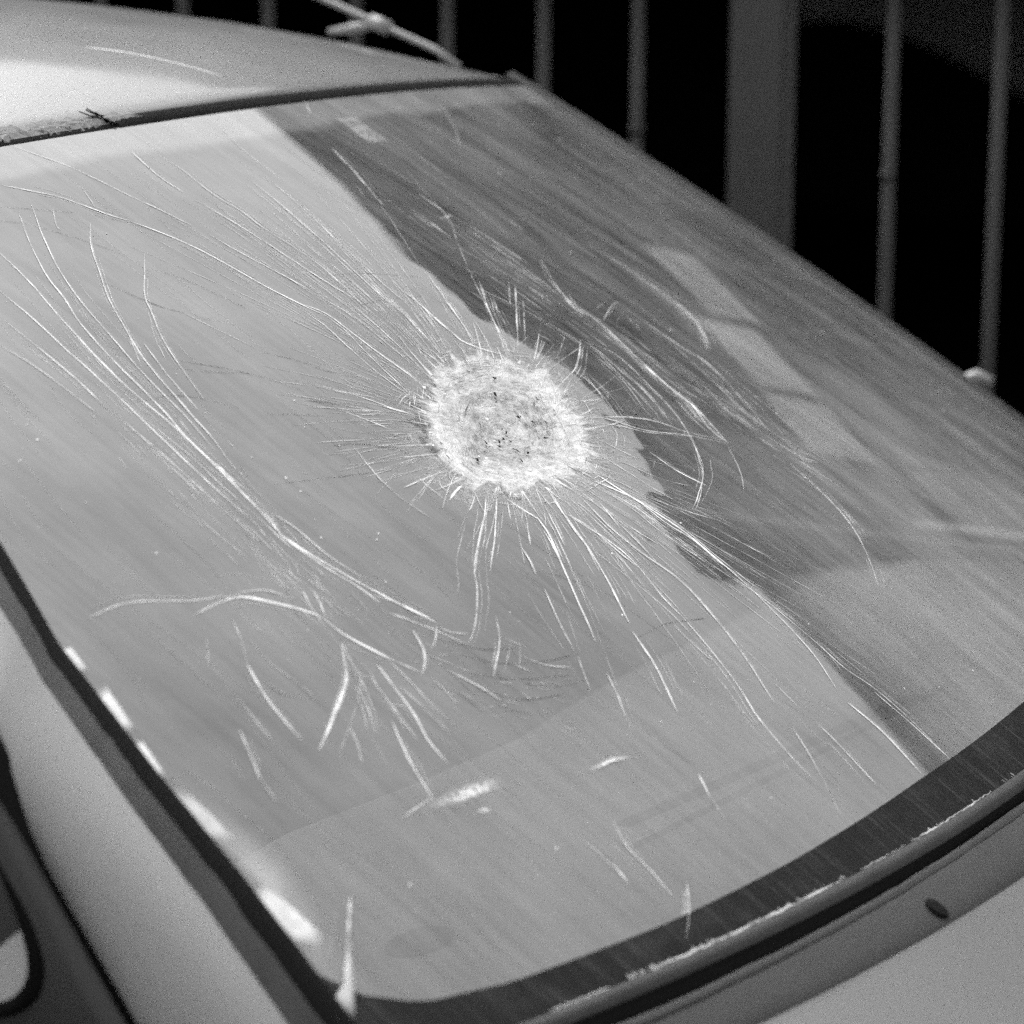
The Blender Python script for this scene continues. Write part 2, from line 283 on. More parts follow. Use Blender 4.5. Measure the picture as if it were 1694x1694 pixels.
# ------------------------------------------------------------------ windscreen surface (metres; u across, v from head to cowl)
RAKE, WT, LEN, BT, BB, SAG, ZB = .52721, .5317, .7721, .05721, .15327, .01071, .02019
WB = .69
CRACKS=[
('b',3.0,[(0.7229,0.1474),(0.7238,0.1884),(0.7319,0.2394),(0.7379,0.2999),(0.7362,0.3518),(0.7301,0.3919),(0.7291,0.4333),(0.7291,0.4879),(0.7311,0.5311)]),
('b',2.4,[(0.7687,0.1931),(0.764,0.2339),(0.762,0.2802),(0.7596,0.3033),(0.7572,0.3532),(0.7545,0.4167),(0.7515,0.4658),(0.7459,0.5113)]),
('m',2.6,[(0.7968,0.2298),(0.7874,0.2827),(0.7833,0.3128),(0.7817,0.347)]),
('f',2.0,[(0.7817,0.347),(0.7749,0.3885),(0.7693,0.4257),(0.7657,0.4807),(0.7576,0.5173)]),
('b',2.4,[(0.6731,0.1424),(0.6951,0.1834),(0.7032,0.215),(0.7169,0.2554),(0.7231,0.3087),(0.7245,0.3666),(0.729,0.4104),(0.7266,0.4469),(0.7217,0.4804)]),
('m',2.2,[(0.6147,0.0928),(0.6489,0.1396),(0.6738,0.1842),(0.6893,0.2291),(0.698,0.2777),(0.7061,0.3353),(0.7075,0.3827),(0.7137,0.4276)]),
('f',1.6,[(0.5923,0.1031),(0.6145,0.1268),(0.6137,0.1328)]),
('m',2.2,[(0.566,0.1321),(0.5965,0.1578),(0.6207,0.1877),(0.6499,0.2267),(0.668,0.263),(0.685,0.302),(0.6923,0.3353),(0.6994,0.3814),(0.703,0.4139),(0.7113,0.4478),(0.7115,0.4704)]),
('m',2.0,[(0.5411,0.1844),(0.6013,0.2335),(0.6154,0.2528),(0.6405,0.291),(0.6549,0.3268),(0.6689,0.372)]),
('m',1.8,[(0.6685,0.2917),(0.6777,0.3249),(0.6833,0.353),(0.6872,0.3794)]),
('f',1.8,[(0.6443,0.1012),(0.6618,0.1253),(0.6731,0.1424)]),
('f',1.6,[(0.668,0.263),(0.6814,0.2887),(0.6999,0.3178)]),
('f',1.6,[(0.6323,0.2674),(0.6509,0.2922),(0.6628,0.3144)]),
('m',2.4,[(0.6251,0.0586),(0.5864,0.0778),(0.5639,0.09),(0.5441,0.1079),(0.5291,0.1229),(0.5071,0.1391)]),
('b',2.8,[(0.5071,0.1391),(0.4845,0.1615),(0.4615,0.19),(0.4464,0.2208),(0.4309,0.2574),(0.4123,0.2885),(0.3956,0.3114)]),
('m',2.0,[(0.3956,0.3114),(0.3929,0.3312),(0.3978,0.353),(0.4014,0.386),(0.4013,0.4194)]),
('f',2.2,[(0.5449,0.0054),(0.5203,0.0278),(0.4963,0.0505),(0.4784,0.078),(0.4623,0.1059),(0.4439,0.132),(0.4266,0.1619)]),
('m',2.4,[(0.4173,0.178),(0.406,0.2085),(0.3897,0.2418),(0.3734,0.2749)]),
('m',2.4,[(0.3716,0.0437),(0.3793,0.0849),(0.3742,0.1166)]),
('m',2.4,[(0.3715,0.1277),(0.3634,0.1481),(0.3524,0.1856),(0.345,0.222),(0.3347,0.2686),(0.3235,0.2988)]),
('m',2.4,[(0.3338,0.0551),(0.3277,0.0825),(0.3312,0.1241),(0.3217,0.1564),(0.3226,0.1825),(0.313,0.2237),(0.3112,0.2508),(0.3187,0.2957)]),
('m',2.4,[(0.2354,0.1168),(0.2431,0.1595),(0.2557,0.2173),(0.2718,0.2766),(0.2798,0.3275)]),
('m',2.2,[(0.201,0.113),(0.2097,0.156),(0.2217,0.1975),(0.2466,0.2773),(0.255,0.3405)]),
('f',1.6,[(0.2217,0.1975),(0.2519,0.2556),(0.27,0.3094),(0.279,0.3515)]),
('d',1.8,[(0.6138,0.2382),(0.5984,0.2546),(0.5794,0.2681)]),
('f',1.8,[(0.5794,0.2681),(0.5636,0.2938),(0.5409,0.3265)]),
('d',1.4,[(0.5565,0.1178),(0.5114,0.1423),(0.4942,0.1556),(0.4765,0.1751)]),
('d',1.4,[(0.6791,0.1063),(0.6465,0.1186),(0.6209,0.1373),(0.6012,0.151),(0.5707,0.1824)]),
('d',1.4,[(0.6593,0.0884),(0.6142,0.101),(0.5633,0.1165)]),
('d',1.5,[(0.6387,0.2067),(0.6138,0.2382),(0.5971,0.2568)]),
('d',1.5,[(0.5606,0.2039),(0.529,0.2277),(0.5058,0.2613),(0.4894,0.2838)]),
('d',1.6,[(0.5724,0.2752),(0.5331,0.295)]),
('d',1.4,[(0.6693,0.3269),(0.6255,0.3427),(0.5892,0.3531),(0.5636,0.3699),(0.5429,0.3909)]),
('d',1.6,[(0.6487,0.3212),(0.6061,0.342),(0.5662,0.3657)]),
('d',1.5,[(0.5388,0.3343),(0.5046,0.355),(0.486,0.3721),(0.4571,0.3879)]),
('d',1.8,[(0.5472,0.4004),(0.5275,0.4159),(0.5028,0.4308)]),
('d',1.5,[(0.752,0.3545),(0.7014,0.3571),(0.6715,0.368),(0.6391,0.3898)]),
('d',1.5,[(0.6873,0.4786),(0.628,0.4867),(0.5657,0.4952),(0.5325,0.4991)]),
('d',1.5,[(0.3249,0.2624),(0.2732,0.2681),(0.2194,0.2803),(0.1705,0.2935)]),
('d',1.4,[(0.328,0.3078),(0.27,0.3094),(0.2128,0.3165)]),
('d',1.4,[(0.6186,0.4035),(0.5787,0.4136),(0.544,0.4258)]),
('d',1.5,[(0.5839,0.4551),(0.5435,0.4622),(0.5162,0.4744)]),
('d',2.2,[(0.6987,0.3578),(0.6796,0.3625)]),
('d',2.0,[(0.7036,0.4499),(0.709,0.4647)]),
('f',2.0,[(0.7546,0.3673),(0.7443,0.4259),(0.7416,0.4685),(0.7361,0.5204),(0.7332,0.549)]),
('f',1.8,[(0.7746,0.4049),(0.7664,0.4489),(0.7631,0.4909),(0.7572,0.5328)]),
('f',1.6,[(0.7768,0.4205),(0.7738,0.4437),(0.7732,0.4692)]),
('f',1.8,[(0.7748,0.3918),(0.772,0.4153)]),
('m',2.0,[(0.7266,0.434),(0.7291,0.4751),(0.7265,0.5043),(0.7334,0.5366)]),
('m',1.8,[(0.7241,0.4411),(0.7291,0.491),(0.7312,0.5218)]),
('f',1.8,[(0.7606,0.4947),(0.7553,0.5179),(0.7544,0.5488)]),
('f',1.6,[(0.8283,0.2573),(0.8148,0.2846),(0.8038,0.3213),(0.7954,0.3601)]),
('f',1.5,[(0.7937,0.4915),(0.793,0.507),(0.7846,0.543)]),
('b',3.2,[(0.7311,0.5311),(0.7273,0.543),(0.7162,0.5693),(0.7016,0.598),(0.6846,0.6272),(0.6666,0.6567)]),
('m',2.2,[(0.7216,0.5057),(0.7117,0.5242),(0.7067,0.5598),(0.6944,0.5941)]),
('b',2.4,[(0.7014,0.6101),(0.6798,0.6317),(0.6654,0.6556)]),
('b',2.8,[(0.7321,0.5331),(0.726,0.5534),(0.7171,0.5782),(0.7053,0.6036),(0.7008,0.6213)]),
('m',2.0,[(0.6992,0.6343),(0.6733,0.6639),(0.6561,0.6854)]),
('m',2.0,[(0.9669,0.5581),(0.9336,0.5531),(0.9085,0.5564),(0.8674,0.5683),(0.8315,0.5723)]),
('b',4.2,[(0.8748,0.5816),(0.849,0.5775),(0.8228,0.5778),(0.8003,0.5907),(0.7796,0.6059),(0.767,0.6186)]),
('b',3.6,[(0.767,0.6186),(0.762,0.6394),(0.749,0.6627),(0.7391,0.678)]),
('m',2.4,[(0.7391,0.678),(0.7251,0.6963)]),
('m',2.4,[(0.7532,0.5926),(0.7576,0.6056),(0.7643,0.6194)]),
('m',2.0,[(0.7616,0.5865),(0.7665,0.5993),(0.77,0.6124)]),
('f',1.8,[(0.8785,0.5822),(0.8327,0.5737),(0.7957,0.5779),(0.7774,0.5959)]),
('b',3.8,[(0.7709,0.6471),(0.7818,0.6608),(0.7958,0.6801),(0.8237,0.7009),(0.8685,0.7329)]),
('m',2.6,[(0.7927,0.6878),(0.7986,0.7093),(0.8124,0.7343)]),
('m',2.8,[(0.829,0.7221),(0.8335,0.7368),(0.8433,0.7543)]),
('b',3.0,[(0.7576,0.6755),(0.7614,0.7015),(0.765,0.7272),(0.7732,0.7541),(0.7751,0.7796)]),
('f',2.0,[(0.7564,0.6998),(0.7525,0.7247),(0.7507,0.7552)]),
('b',2.8,[(0.7898,0.7288),(0.8037,0.7664),(0.8121,0.8033)]),
('b',3.0,[(0.8679,0.6399),(0.8745,0.6677),(0.8763,0.6932),(0.8757,0.7192)]),
('m',2.2,[(0.8978,0.6666),(0.8993,0.692),(0.8992,0.7113)]),
('m',2.8,[(0.9179,0.6954),(0.9246,0.7185),(0.932,0.7424)]),
('f',1.8,[(0.932,0.7424),(0.9329,0.7652)]),
('m',2.4,[(0.8844,0.6077),(0.8993,0.6298)]),
('b',3.0,[(0.696,0.6567),(0.7026,0.6758),(0.7145,0.6894),(0.7263,0.6976)]),
('f',2.0,[(0.6676,0.6585),(0.6832,0.6714),(0.6957,0.678)]),
('m',2.2,[(0.7195,0.7016),(0.7189,0.7189),(0.7197,0.7323)]),
('m',2.4,[(0.5022,0.5758),(0.5667,0.6155),(0.5936,0.6412),(0.6341,0.6727),(0.6546,0.6841)]),
('m',1.8,[(0.669,0.6599),(0.6604,0.6698),(0.6444,0.6766)]),
('f',1.8,[(0.8479,0.6192),(0.8479,0.6463),(0.8382,0.6729),(0.8364,0.6934)]),
('f',1.8,[(0.8475,0.5953),(0.8555,0.6168),(0.8679,0.6399)]),
('f',1.6,[(0.7712,0.6642),(0.7703,0.6816),(0.7792,0.7024)]),
('m',2.0,[(0.7695,0.6475),(0.7809,0.6747),(0.7751,0.6868)]),
('m',2.4,[(0.8474,0.8109),(0.8289,0.8067),(0.8109,0.8037)]),
('f',1.6,[(0.8658,0.6606),(0.8595,0.6759),(0.837,0.6866)]),
('d',1.6,[(0.8658,0.6606),(0.8595,0.6759),(0.8381,0.6879)]),
('m',3.4,[(0.9322,0.8579),(0.9517,0.8823),(0.9804,0.9219)]),
('b',2.6,[(0.4095,0.2897),(0.3921,0.3079),(0.3873,0.3378),(0.381,0.3698),(0.3714,0.3961),(0.3683,0.4169)]),
('m',2.2,[(0.4211,0.2977),(0.4144,0.3197),(0.4166,0.3477),(0.4151,0.3861),(0.4041,0.4243)]),
('m',2.0,[(0.3708,0.2872),(0.3572,0.3214),(0.3547,0.3593),(0.35,0.3889)]),
('m',2.0,[(0.338,0.2959),(0.3388,0.3295),(0.3413,0.3704),(0.3452,0.4021)]),
('m',2.0,[(0.2664,0.2754),(0.2767,0.321),(0.2824,0.3539),(0.2915,0.3854)]),
('b',4.6,[(0.2332,0.3254),(0.2384,0.3545),(0.2381,0.3674)]),
('b',4.0,[(0.2381,0.3674),(0.2378,0.3802),(0.2263,0.3932),(0.2064,0.408)]),
('m',2.0,[(0.2334,0.2992),(0.2332,0.3254),(0.2468,0.3528)]),
('m',2.2,[(0.1521,0.2876),(0.1836,0.3307),(0.2042,0.3615),(0.2265,0.3868)]),
('m',2.2,[(0.1806,0.3225),(0.2028,0.3575),(0.2223,0.3877)]),
('m',1.8,[(0.122,0.3247),(0.1195,0.3431),(0.1511,0.3723),(0.1892,0.4117)]),
('m',1.8,[(0.0829,0.3182),(0.1356,0.3578),(0.172,0.3897),(0.1992,0.4138)]),
('m',2.2,[(0.0224,0.3337),(0.0886,0.3669),(0.1771,0.4143)]),
('f',1.6,[(0.0208,0.3247),(0.0808,0.3549)]),
('b',2.6,[(0.1,0.4001),(0.1342,0.4148),(0.1653,0.4275)]),
('m',2.0,[(0.1096,0.4113),(0.1408,0.422),(0.1665,0.4294)]),
('b',2.2,[(0.0421,0.4229),(0.074,0.4361),(0.1183,0.4526),(0.1746,0.4634)]),
('m',2.2,[(0.0397,0.4234),(0.038,0.4436),(0.047,0.4767),(0.0569,0.5133),(0.0813,0.5497)]),
('m',2.0,[(0.0525,0.4406),(0.0629,0.4776),(0.0786,0.5041),(0.0996,0.5329),(0.0917,0.5514)]),
('f',1.8,[(0.0428,0.4426),(0.0598,0.4826),(0.074,0.5178),(0.0934,0.5427)]),
('m',2.0,[(0.0357,0.4264),(0.0152,0.4528),(0.0297,0.4979),(0.0538,0.5437),(0.0938,0.5838),(0.1204,0.6055)]),
('f',1.8,[(0.0481,0.4547),(0.0646,0.4944),(0.086,0.5361)]),
('b',3.8,[(-0.0585,0.3384),(-0.0403,0.3728),(-0.039,0.4095),(-0.018,0.4641),(-0.0028,0.5094),(0.0029,0.547),(0.0269,0.5922)]),
('m',2.0,[(-0.0181,0.3826),(-0.0296,0.4168),(-0.0058,0.4727),(0.0122,0.5191),(0.0334,0.5569),(0.041,0.5887)]),
('m',1.8,[(-0.0087,0.4843),(0.0025,0.5213),(0.0255,0.5631),(0.0301,0.5872)]),
('m',2.6,[(0.1959,0.5078),(0.1678,0.5187),(0.1371,0.5445),(0.0825,0.5661),(0.0316,0.591)]),
('f',2.0,[(0.1968,0.5178),(0.1645,0.5297),(0.1341,0.5493),(0.0565,0.5766)]),
('m',2.4,[(-0.2582,0.3663),(-0.2691,0.393),(-0.261,0.4262),(-0.2344,0.4554),(-0.1829,0.4836)]),
('m',1.8,[(0.1772,0.5266),(0.1849,0.5369),(0.2129,0.5499)]),
('m',1.8,[(0.1844,0.486),(0.1393,0.4965)]),
('m',1.8,[(0.1281,0.4462),(0.1242,0.4683),(0.1342,0.4955),(0.1522,0.5203)]),
('f',1.6,[(0.1168,0.4615),(0.1314,0.4878),(0.1539,0.5117)]),
('b',3.0,[(0.1723,0.5681),(0.1679,0.5972),(0.1539,0.6246)]),
('m',2.0,[(0.2187,0.5325),(0.2109,0.5504),(0.2032,0.5683)]),
('f',1.8,[(0.2427,0.5424),(0.2399,0.5784),(0.232,0.6114),(0.2192,0.6418)]),
('f',1.8,[(0.2838,0.5592),(0.2665,0.5868),(0.2567,0.6124),(0.2239,0.6443),(0.1996,0.6625)]),
('f',1.6,[(0.2281,0.5658),(0.2075,0.5986),(0.1785,0.618)]),
('f',1.6,[(0.2044,0.5876),(0.1799,0.5782)]),
('b',2.6,[(0.2984,0.5707),(0.2791,0.6063),(0.279,0.6402),(0.2698,0.6688),(0.2715,0.6941),(0.2682,0.7166)]),
('m',2.2,[(0.3094,0.5678),(0.2983,0.6048),(0.2994,0.6456),(0.2944,0.6764),(0.2886,0.7036)]),
('m',2.0,[(0.3008,0.5815),(0.2905,0.622),(0.2908,0.6591),(0.2859,0.6899)]),
('m',2.4,[(0.464,0.5521),(0.4991,0.5746),(0.5319,0.5932),(0.5765,0.6241)]),
('m',2.4,[(0.4511,0.5556),(0.4852,0.5785),(0.5581,0.6266)]),
('m',2.2,[(0.4456,0.5644),(0.4588,0.5752),(0.468,0.5833)]),
('m',2.2,[(0.4731,0.546),(0.4906,0.5556),(0.5057,0.5621)]),
('m',2.0,[(0.4526,0.5913),(0.468,0.6046),(0.4798,0.6153)]),
('b',2.6,[(0.4324,0.5898),(0.4458,0.6146),(0.4757,0.6512)]),
('m',2.2,[(0.4034,0.5797),(0.4247,0.6063),(0.4408,0.6266)]),
('b',3.6,[(0.4419,0.5618),(0.4374,0.5775),(0.4329,0.5932)]),
('m',2.4,[(0.3685,0.5633),(0.4007,0.6059),(0.4152,0.634),(0.4356,0.6632)]),
('b',3.4,[(0.389,0.5983),(0.3818,0.6185)]),
('m',2.0,[(0.3818,0.6185),(0.3846,0.6572),(0.3813,0.6826)]),
('m',2.0,[(0.3326,0.5692),(0.3369,0.6091),(0.3423,0.637),(0.3524,0.6738)]),
('m',2.2,[(0.4939,0.6147),(0.5015,0.6297),(0.5116,0.6435)]),
('m',2.0,[(0.5111,0.3929),(0.4822,0.4075),(0.4556,0.4274),(0.4231,0.4469)]),
('b',2.4,[(0.4623,0.4258),(0.4315,0.4429)]),
('m',2.4,[(0.5216,0.4208),(0.5022,0.4388),(0.4874,0.4538)]),
('d',1.8,[(0.5537,0.3996),(0.522,0.4112),(0.5029,0.4197)]),
('d',1.8,[(0.5505,0.4599),(0.5151,0.4746),(0.4863,0.495)]),
('d',1.8,[(0.4949,0.4594),(0.4609,0.483)]),
('m',1.8,[(0.515,0.4875),(0.4922,0.4898),(0.4658,0.4929)]),
('f',1.8,[(0.5201,0.5044),(0.5224,0.5254),(0.5182,0.5462)]),
('m',2.0,[(0.5515,0.5192),(0.515,0.5166),(0.4753,0.5126)]),
('b',3.6,[(0.515,0.5453),(0.495,0.5382),(0.4781,0.5338)]),
('f',1.8,[(0.557,0.4619),(0.5661,0.4921),(0.5686,0.5234),(0.5592,0.5576)]),
('m',2.0,[(0.4419,0.4307),(0.4147,0.4217),(0.3874,0.4164)]),
('m',1.8,[(0.3081,0.3694),(0.3191,0.3794),(0.3095,0.3897)]),
('m',2.0,[(0.3696,0.3885),(0.3686,0.4008),(0.3638,0.4139)]),
('m',2.2,[(0.1961,0.5055),(0.1126,0.5341),(0.0677,0.567),(0.0249,0.5885)]),
('b',2.8,[(0.372,0.5639),(0.3923,0.5935),(0.4131,0.6334),(0.4398,0.6774),(0.4675,0.7192)]),
('b',3.2,[(0.4747,0.7275),(0.4868,0.7586),(0.5041,0.7871),(0.5188,0.8107)]),
('b',2.6,[(0.4446,0.6055),(0.4578,0.6278),(0.4888,0.6697),(0.507,0.6962),(0.5259,0.7234)]),
('m',2.8,[(0.5484,0.7537),(0.5623,0.7776),(0.5755,0.7962)]),
('m',2.2,[(0.52,0.6602),(0.5408,0.6926),(0.5589,0.7248)]),
('m',2.4,[(0.5606,0.7311),(0.5845,0.7635)]),
('m',2.2,[(0.3394,0.5766),(0.3554,0.6193),(0.3582,0.6569),(0.3507,0.7007),(0.3614,0.7455),(0.3778,0.7873),(0.3914,0.8146),(0.4041,0.8382)]),
('b',2.8,[(0.39,0.6018),(0.3783,0.6434),(0.384,0.6794),(0.3954,0.7093),(0.3982,0.7303)]),
('m',2.4,[(0.3982,0.7303),(0.4107,0.7765),(0.4246,0.8139),(0.4404,0.8462),(0.4499,0.8897),(0.4516,0.9155)]),
('f',1.8,[(0.4131,0.6334),(0.4089,0.6794),(0.4069,0.7167),(0.4112,0.7514)]),
('m',2.2,[(0.4198,0.7379),(0.4221,0.7586),(0.4211,0.7801)]),
('b',3.4,[(0.2834,0.5633),(0.2775,0.6094),(0.2683,0.6596),(0.2702,0.7059),(0.2716,0.7323)]),
('m',2.8,[(0.2716,0.7323),(0.2813,0.7821),(0.2912,0.8158),(0.312,0.8522)]),
('b',3.0,[(0.318,0.8679),(0.3163,0.9071),(0.3256,0.952)]),
('m',2.0,[(0.2797,0.6007),(0.2649,0.6448),(0.2654,0.684),(0.264,0.7346)]),
('f',1.8,[(0.2875,0.5986),(0.2867,0.6504),(0.2869,0.6893),(0.2791,0.73)]),
('m',2.0,[(0.2793,0.7108),(0.2715,0.7514),(0.2705,0.8078),(0.2725,0.8403),(0.2652,0.8646),(0.2644,0.9044),(0.2722,0.9545)]),
('b',2.2,[(0.27,0.8701),(0.2696,0.9133),(0.2717,0.9512)]),
('f',1.8,[(0.2577,0.8231),(0.2561,0.8568)]),
('m',2.0,[(0.3809,0.8704),(0.3843,0.9033),(0.3912,0.9411)]),
('f',1.6,[(0.3787,0.8224),(0.3823,0.8526)]),
('b',2.4,[(-0.0348,0.6411),(-0.0266,0.6743),(-0.0141,0.7057),(0.0076,0.7339),(0.0376,0.7588)]),
('m',1.8,[(0.0376,0.7588),(0.0578,0.7734),(0.0829,0.7901)]),
('m',2.0,[(0.074,0.5698),(0.115,0.5986),(0.1396,0.6134),(0.1922,0.6326),(0.2212,0.641)]),
('f',1.6,[(0.1163,0.6025),(0.1696,0.6263),(0.215,0.6427)]),
('b',3.0,[(-0.0118,0.4712),(-0.0016,0.5063),(0.0009,0.5379),(0.025,0.5684),(0.0282,0.5899)]),
('m',2.0,[(-0.1118,0.4919),(-0.0974,0.5319),(-0.0767,0.574),(-0.0834,0.5987)]),
('m',1.8,[(-0.1188,0.503),(-0.1116,0.5539),(-0.0742,0.5988)]),
('f',1.8,[(-0.1594,0.5016),(-0.1475,0.5475),(-0.1347,0.5967),(-0.1274,0.6368)]),
('f',1.6,[(-0.169,0.5328),(-0.1927,0.5766),(-0.2084,0.6233),(-0.2039,0.6695)]),
('m',2.6,[(-0.0614,0.6071),(-0.0718,0.6369),(-0.0915,0.6531)]),
('f',1.8,[(-0.0911,0.5446),(-0.0798,0.5932),(-0.0863,0.6314)]),
('f',1.8,[(0.0363,0.5967),(0.0678,0.6236),(0.103,0.6442)]),
('m',2.2,[(0.3275,0.5957),(0.3458,0.6297)]),
('m',2.4,[(0.3304,0.6302),(0.3288,0.6423),(0.3224,0.6596)]),
('m',2.0,[(0.2135,0.6793),(0.2019,0.7025),(0.1925,0.7172)]),
('m',2.0,[(-0.2843,0.7885),(-0.2729,0.8085)]),
('f',1.8,[(-0.1413,0.7269),(-0.1489,0.7514),(-0.1624,0.7775)]),
('d',1.5,[(0.0537,0.7457),(0.0336,0.793),(0.0105,0.8328)]),
('d',1.5,[(0.4995,0.6448),(0.4783,0.6621),(0.4516,0.692)]),
('d',1.6,[(0.4753,0.7344),(0.4226,0.7334),(0.3614,0.7455)]),
('f',1.5,[(0.0906,0.8157),(0.1012,0.8361)]),
('b',2.8,[(0.5611,0.8668),(0.5725,0.8888)]),
('f',2.0,[(0.5725,0.8888),(0.5799,0.9119)]),
('b',3.4,[(0.7142,0.9073),(0.716,0.9267)]),
('m',2.2,[(0.6806,0.8747),(0.6892,0.9004),(0.6879,0.9253),(0.6898,0.9488)]),
('m',2.4,[(0.6677,0.9452),(0.6902,0.9685),(0.7134,0.9869)]),
('f',2.0,[(0.4138,0.8647),(0.4345,0.9036),(0.4622,0.9473)]),
('f',1.6,[(0.7224,0.8758),(0.7182,0.8937),(0.7169,0.9144)]),
('d',1.5,[(0.9618,0.916),(0.9443,0.948),(0.9398,0.9747)]),
('d',1.4,[(0.865,0.961),(0.8645,0.9832)]),
('b',3.0,[(-0.0479,0.1812),(-0.0458,0.2128)]),
('m',2.2,[(-0.0458,0.2128),(-0.0558,0.2406),(-0.0605,0.2778),(-0.0641,0.3118)]),
('m',2.0,[(-0.1011,0.31),(-0.0757,0.3316),(-0.0647,0.3399)]),
('b',2.8,[(-0.0647,0.3399),(-0.0293,0.3835),(-0.0482,0.4067)]),
('f',1.8,[(-0.0434,0.2283),(-0.0455,0.2703),(-0.0431,0.321),(-0.0315,0.379)]),
('f',1.8,[(-0.091,0.1487),(-0.0572,0.1931),(-0.0316,0.2266),(0.0176,0.2603),(0.0729,0.3011)]),
('m',1.8,[(0.0729,0.3011),(0.1183,0.3413),(0.1601,0.3801),(0.1911,0.4102)]),
('m',1.8,[(0.1038,0.32),(0.0763,0.3589),(0.0555,0.4011),(0.0495,0.426)]),
('f',1.6,[(-0.0178,0.2401),(-0.0268,0.293),(-0.0286,0.3487),(-0.0326,0.389)]),
('f',1.6,[(0.0344,0.2577),(0.0133,0.3115),(0.0006,0.3583)]),
('f',1.6,[(-0.0135,0.2135),(-0.0358,0.2532),(-0.0416,0.3005)]),
('b',2.2,[(-0.2617,0.3077),(-0.2727,0.3364),(-0.2701,0.3736),(-0.2681,0.4104),(-0.2528,0.4443),(-0.2121,0.4726),(-0.1878,0.483)]),
('m',2.4,[(-0.0076,0.0894),(0.01,0.1199)]),
('b',3.2,[(0.01,0.1199),(0.0351,0.154)]),
('m',2.6,[(0.0351,0.154),(0.0586,0.1873)]),
('m',2.0,[(0.048,0.1785),(0.0266,0.1842)]),
('m',2.6,[(-0.162,0.245),(-0.1557,0.2656)]),
('m',1.8,[(-0.1328,0.4175),(-0.1352,0.4727),(-0.141,0.4985),(-0.1134,0.5506)]),
('f',1.8,[(-0.1103,0.3983),(-0.1235,0.4457),(-0.1126,0.5024),(-0.0976,0.5566)]),
('f',1.6,[(0.0203,0.3498),(-0.006,0.3938),(-0.0142,0.4389)]),
('d',2.2,[(0.0782,0.2755),(0.0991,0.2965),(0.1146,0.3132)]),
('m',2.2,[(-0.0539,0.4078),(-0.1128,0.3937),(-0.1368,0.3929)]),
('f',1.8,[(-0.0024,0.2223),(-0.061,0.2203)]),
('f',1.6,[(-0.195,0.081),(-0.1781,0.1251),(-0.1659,0.1743)]),
('f',2.0,[(-0.3876,0.03),(-0.3834,0.0545)]),
('f',1.6,[(-0.4789,0.0353),(-0.3916,0.0857),(-0.316,0.1214)]),
('m',3.0,[(0.0625,0.0015),(0.0797,0.0203)]),
('f',2.4,[(-0.1093,0.0059),(-0.0741,0.0303)]),
('f',1.6,[(0.1624,0.0394),(0.1767,0.0826),(0.1787,0.1263)]),
('f',1.6,[(0.5168,0.0827),(0.5313,0.1101)]),
('d',1.8,[(0.6748,0.6924),(0.6422,0.7121),(0.5994,0.7239),(0.5534,0.728)]),
('d',1.8,[(0.6886,0.7055),(0.6456,0.7293),(0.5866,0.7445)]),
('d',1.8,[(0.6881,0.7264),(0.659,0.7486),(0.6147,0.7578)]),
('d',1.8,[(0.6865,0.7462),(0.661,0.7644),(0.6421,0.7681)]),
('d',1.6,[(0.6721,0.6755),(0.6462,0.6945),(0.6091,0.7042)]),
('d',1.6,[(0.7318,0.7051),(0.7098,0.7261),(0.7037,0.7486)]),
('d',1.6,[(0.6433,0.7343),(0.6122,0.7488),(0.573,0.754)]),
('m',2.4,[(0.6009,0.669),(0.622,0.6915),(0.6627,0.7209)]),
('m',2.2,[(0.6329,0.7151),(0.6225,0.7285)]),
('m',2.0,[(0.616,0.6905),(0.602,0.7065)]),
('f',2.0,[(0.6199,0.7065),(0.6024,0.7265),(0.5756,0.7389)]),
('m',2.4,[(0.6996,0.7018),(0.6854,0.7239),(0.6768,0.744)]),
('f',2.0,[(0.7057,0.6789),(0.6858,0.7029),(0.6717,0.718)]),
('m',2.0,[(0.7746,0.6843),(0.7776,0.7171),(0.7826,0.7519)]),
('m',2.2,[(0.7741,0.6466),(0.7802,0.6756),(0.7975,0.7171)]),
('f',1.8,[(0.7438,0.6737),(0.7419,0.7155),(0.7405,0.7429)])]
CRUSH=[(0.3194,0.3957),(0.2726,0.3937),(0.2178,0.4013),(0.2005,0.4177),(0.1685,0.4298),(0.1597,0.4541),(0.1787,0.4687),(0.1884,0.4912),(0.2091,0.5148),(0.2358,0.5402),(0.2819,0.5597),(0.3297,0.5643),(0.3829,0.5632),(0.4225,0.558),(0.4496,0.5451),(0.4799,0.5351),(0.4834,0.5233),(0.4619,0.5014),(0.4492,0.4747),(0.4148,0.4412),(0.3656,0.4135)]
CENTRE=(0.3332,0.4845)
SMEARS=[[(0.844,0.8094),(0.8082,0.7998),(0.77,0.7989),(0.7371,0.8008),(0.7252,0.8105),(0.7355,0.8173),(0.7623,0.8182),(0.7793,0.8183),(0.8004,0.8189),(0.8229,0.8169)],[(0.7908,0.8264),(0.7758,0.8236),(0.7713,0.8302),(0.7805,0.8334)],[(0.6706,0.8255),(0.6447,0.8239),(0.6227,0.8221),(0.5983,0.8298),(0.5994,0.8338),(0.6205,0.829),(0.6474,0.8308),(0.6674,0.8314)]]
STICKER=[(-0.1195,0.0421),(-0.1674,0.0447),(-0.1595,0.0908),(-0.1086,0.0895)]
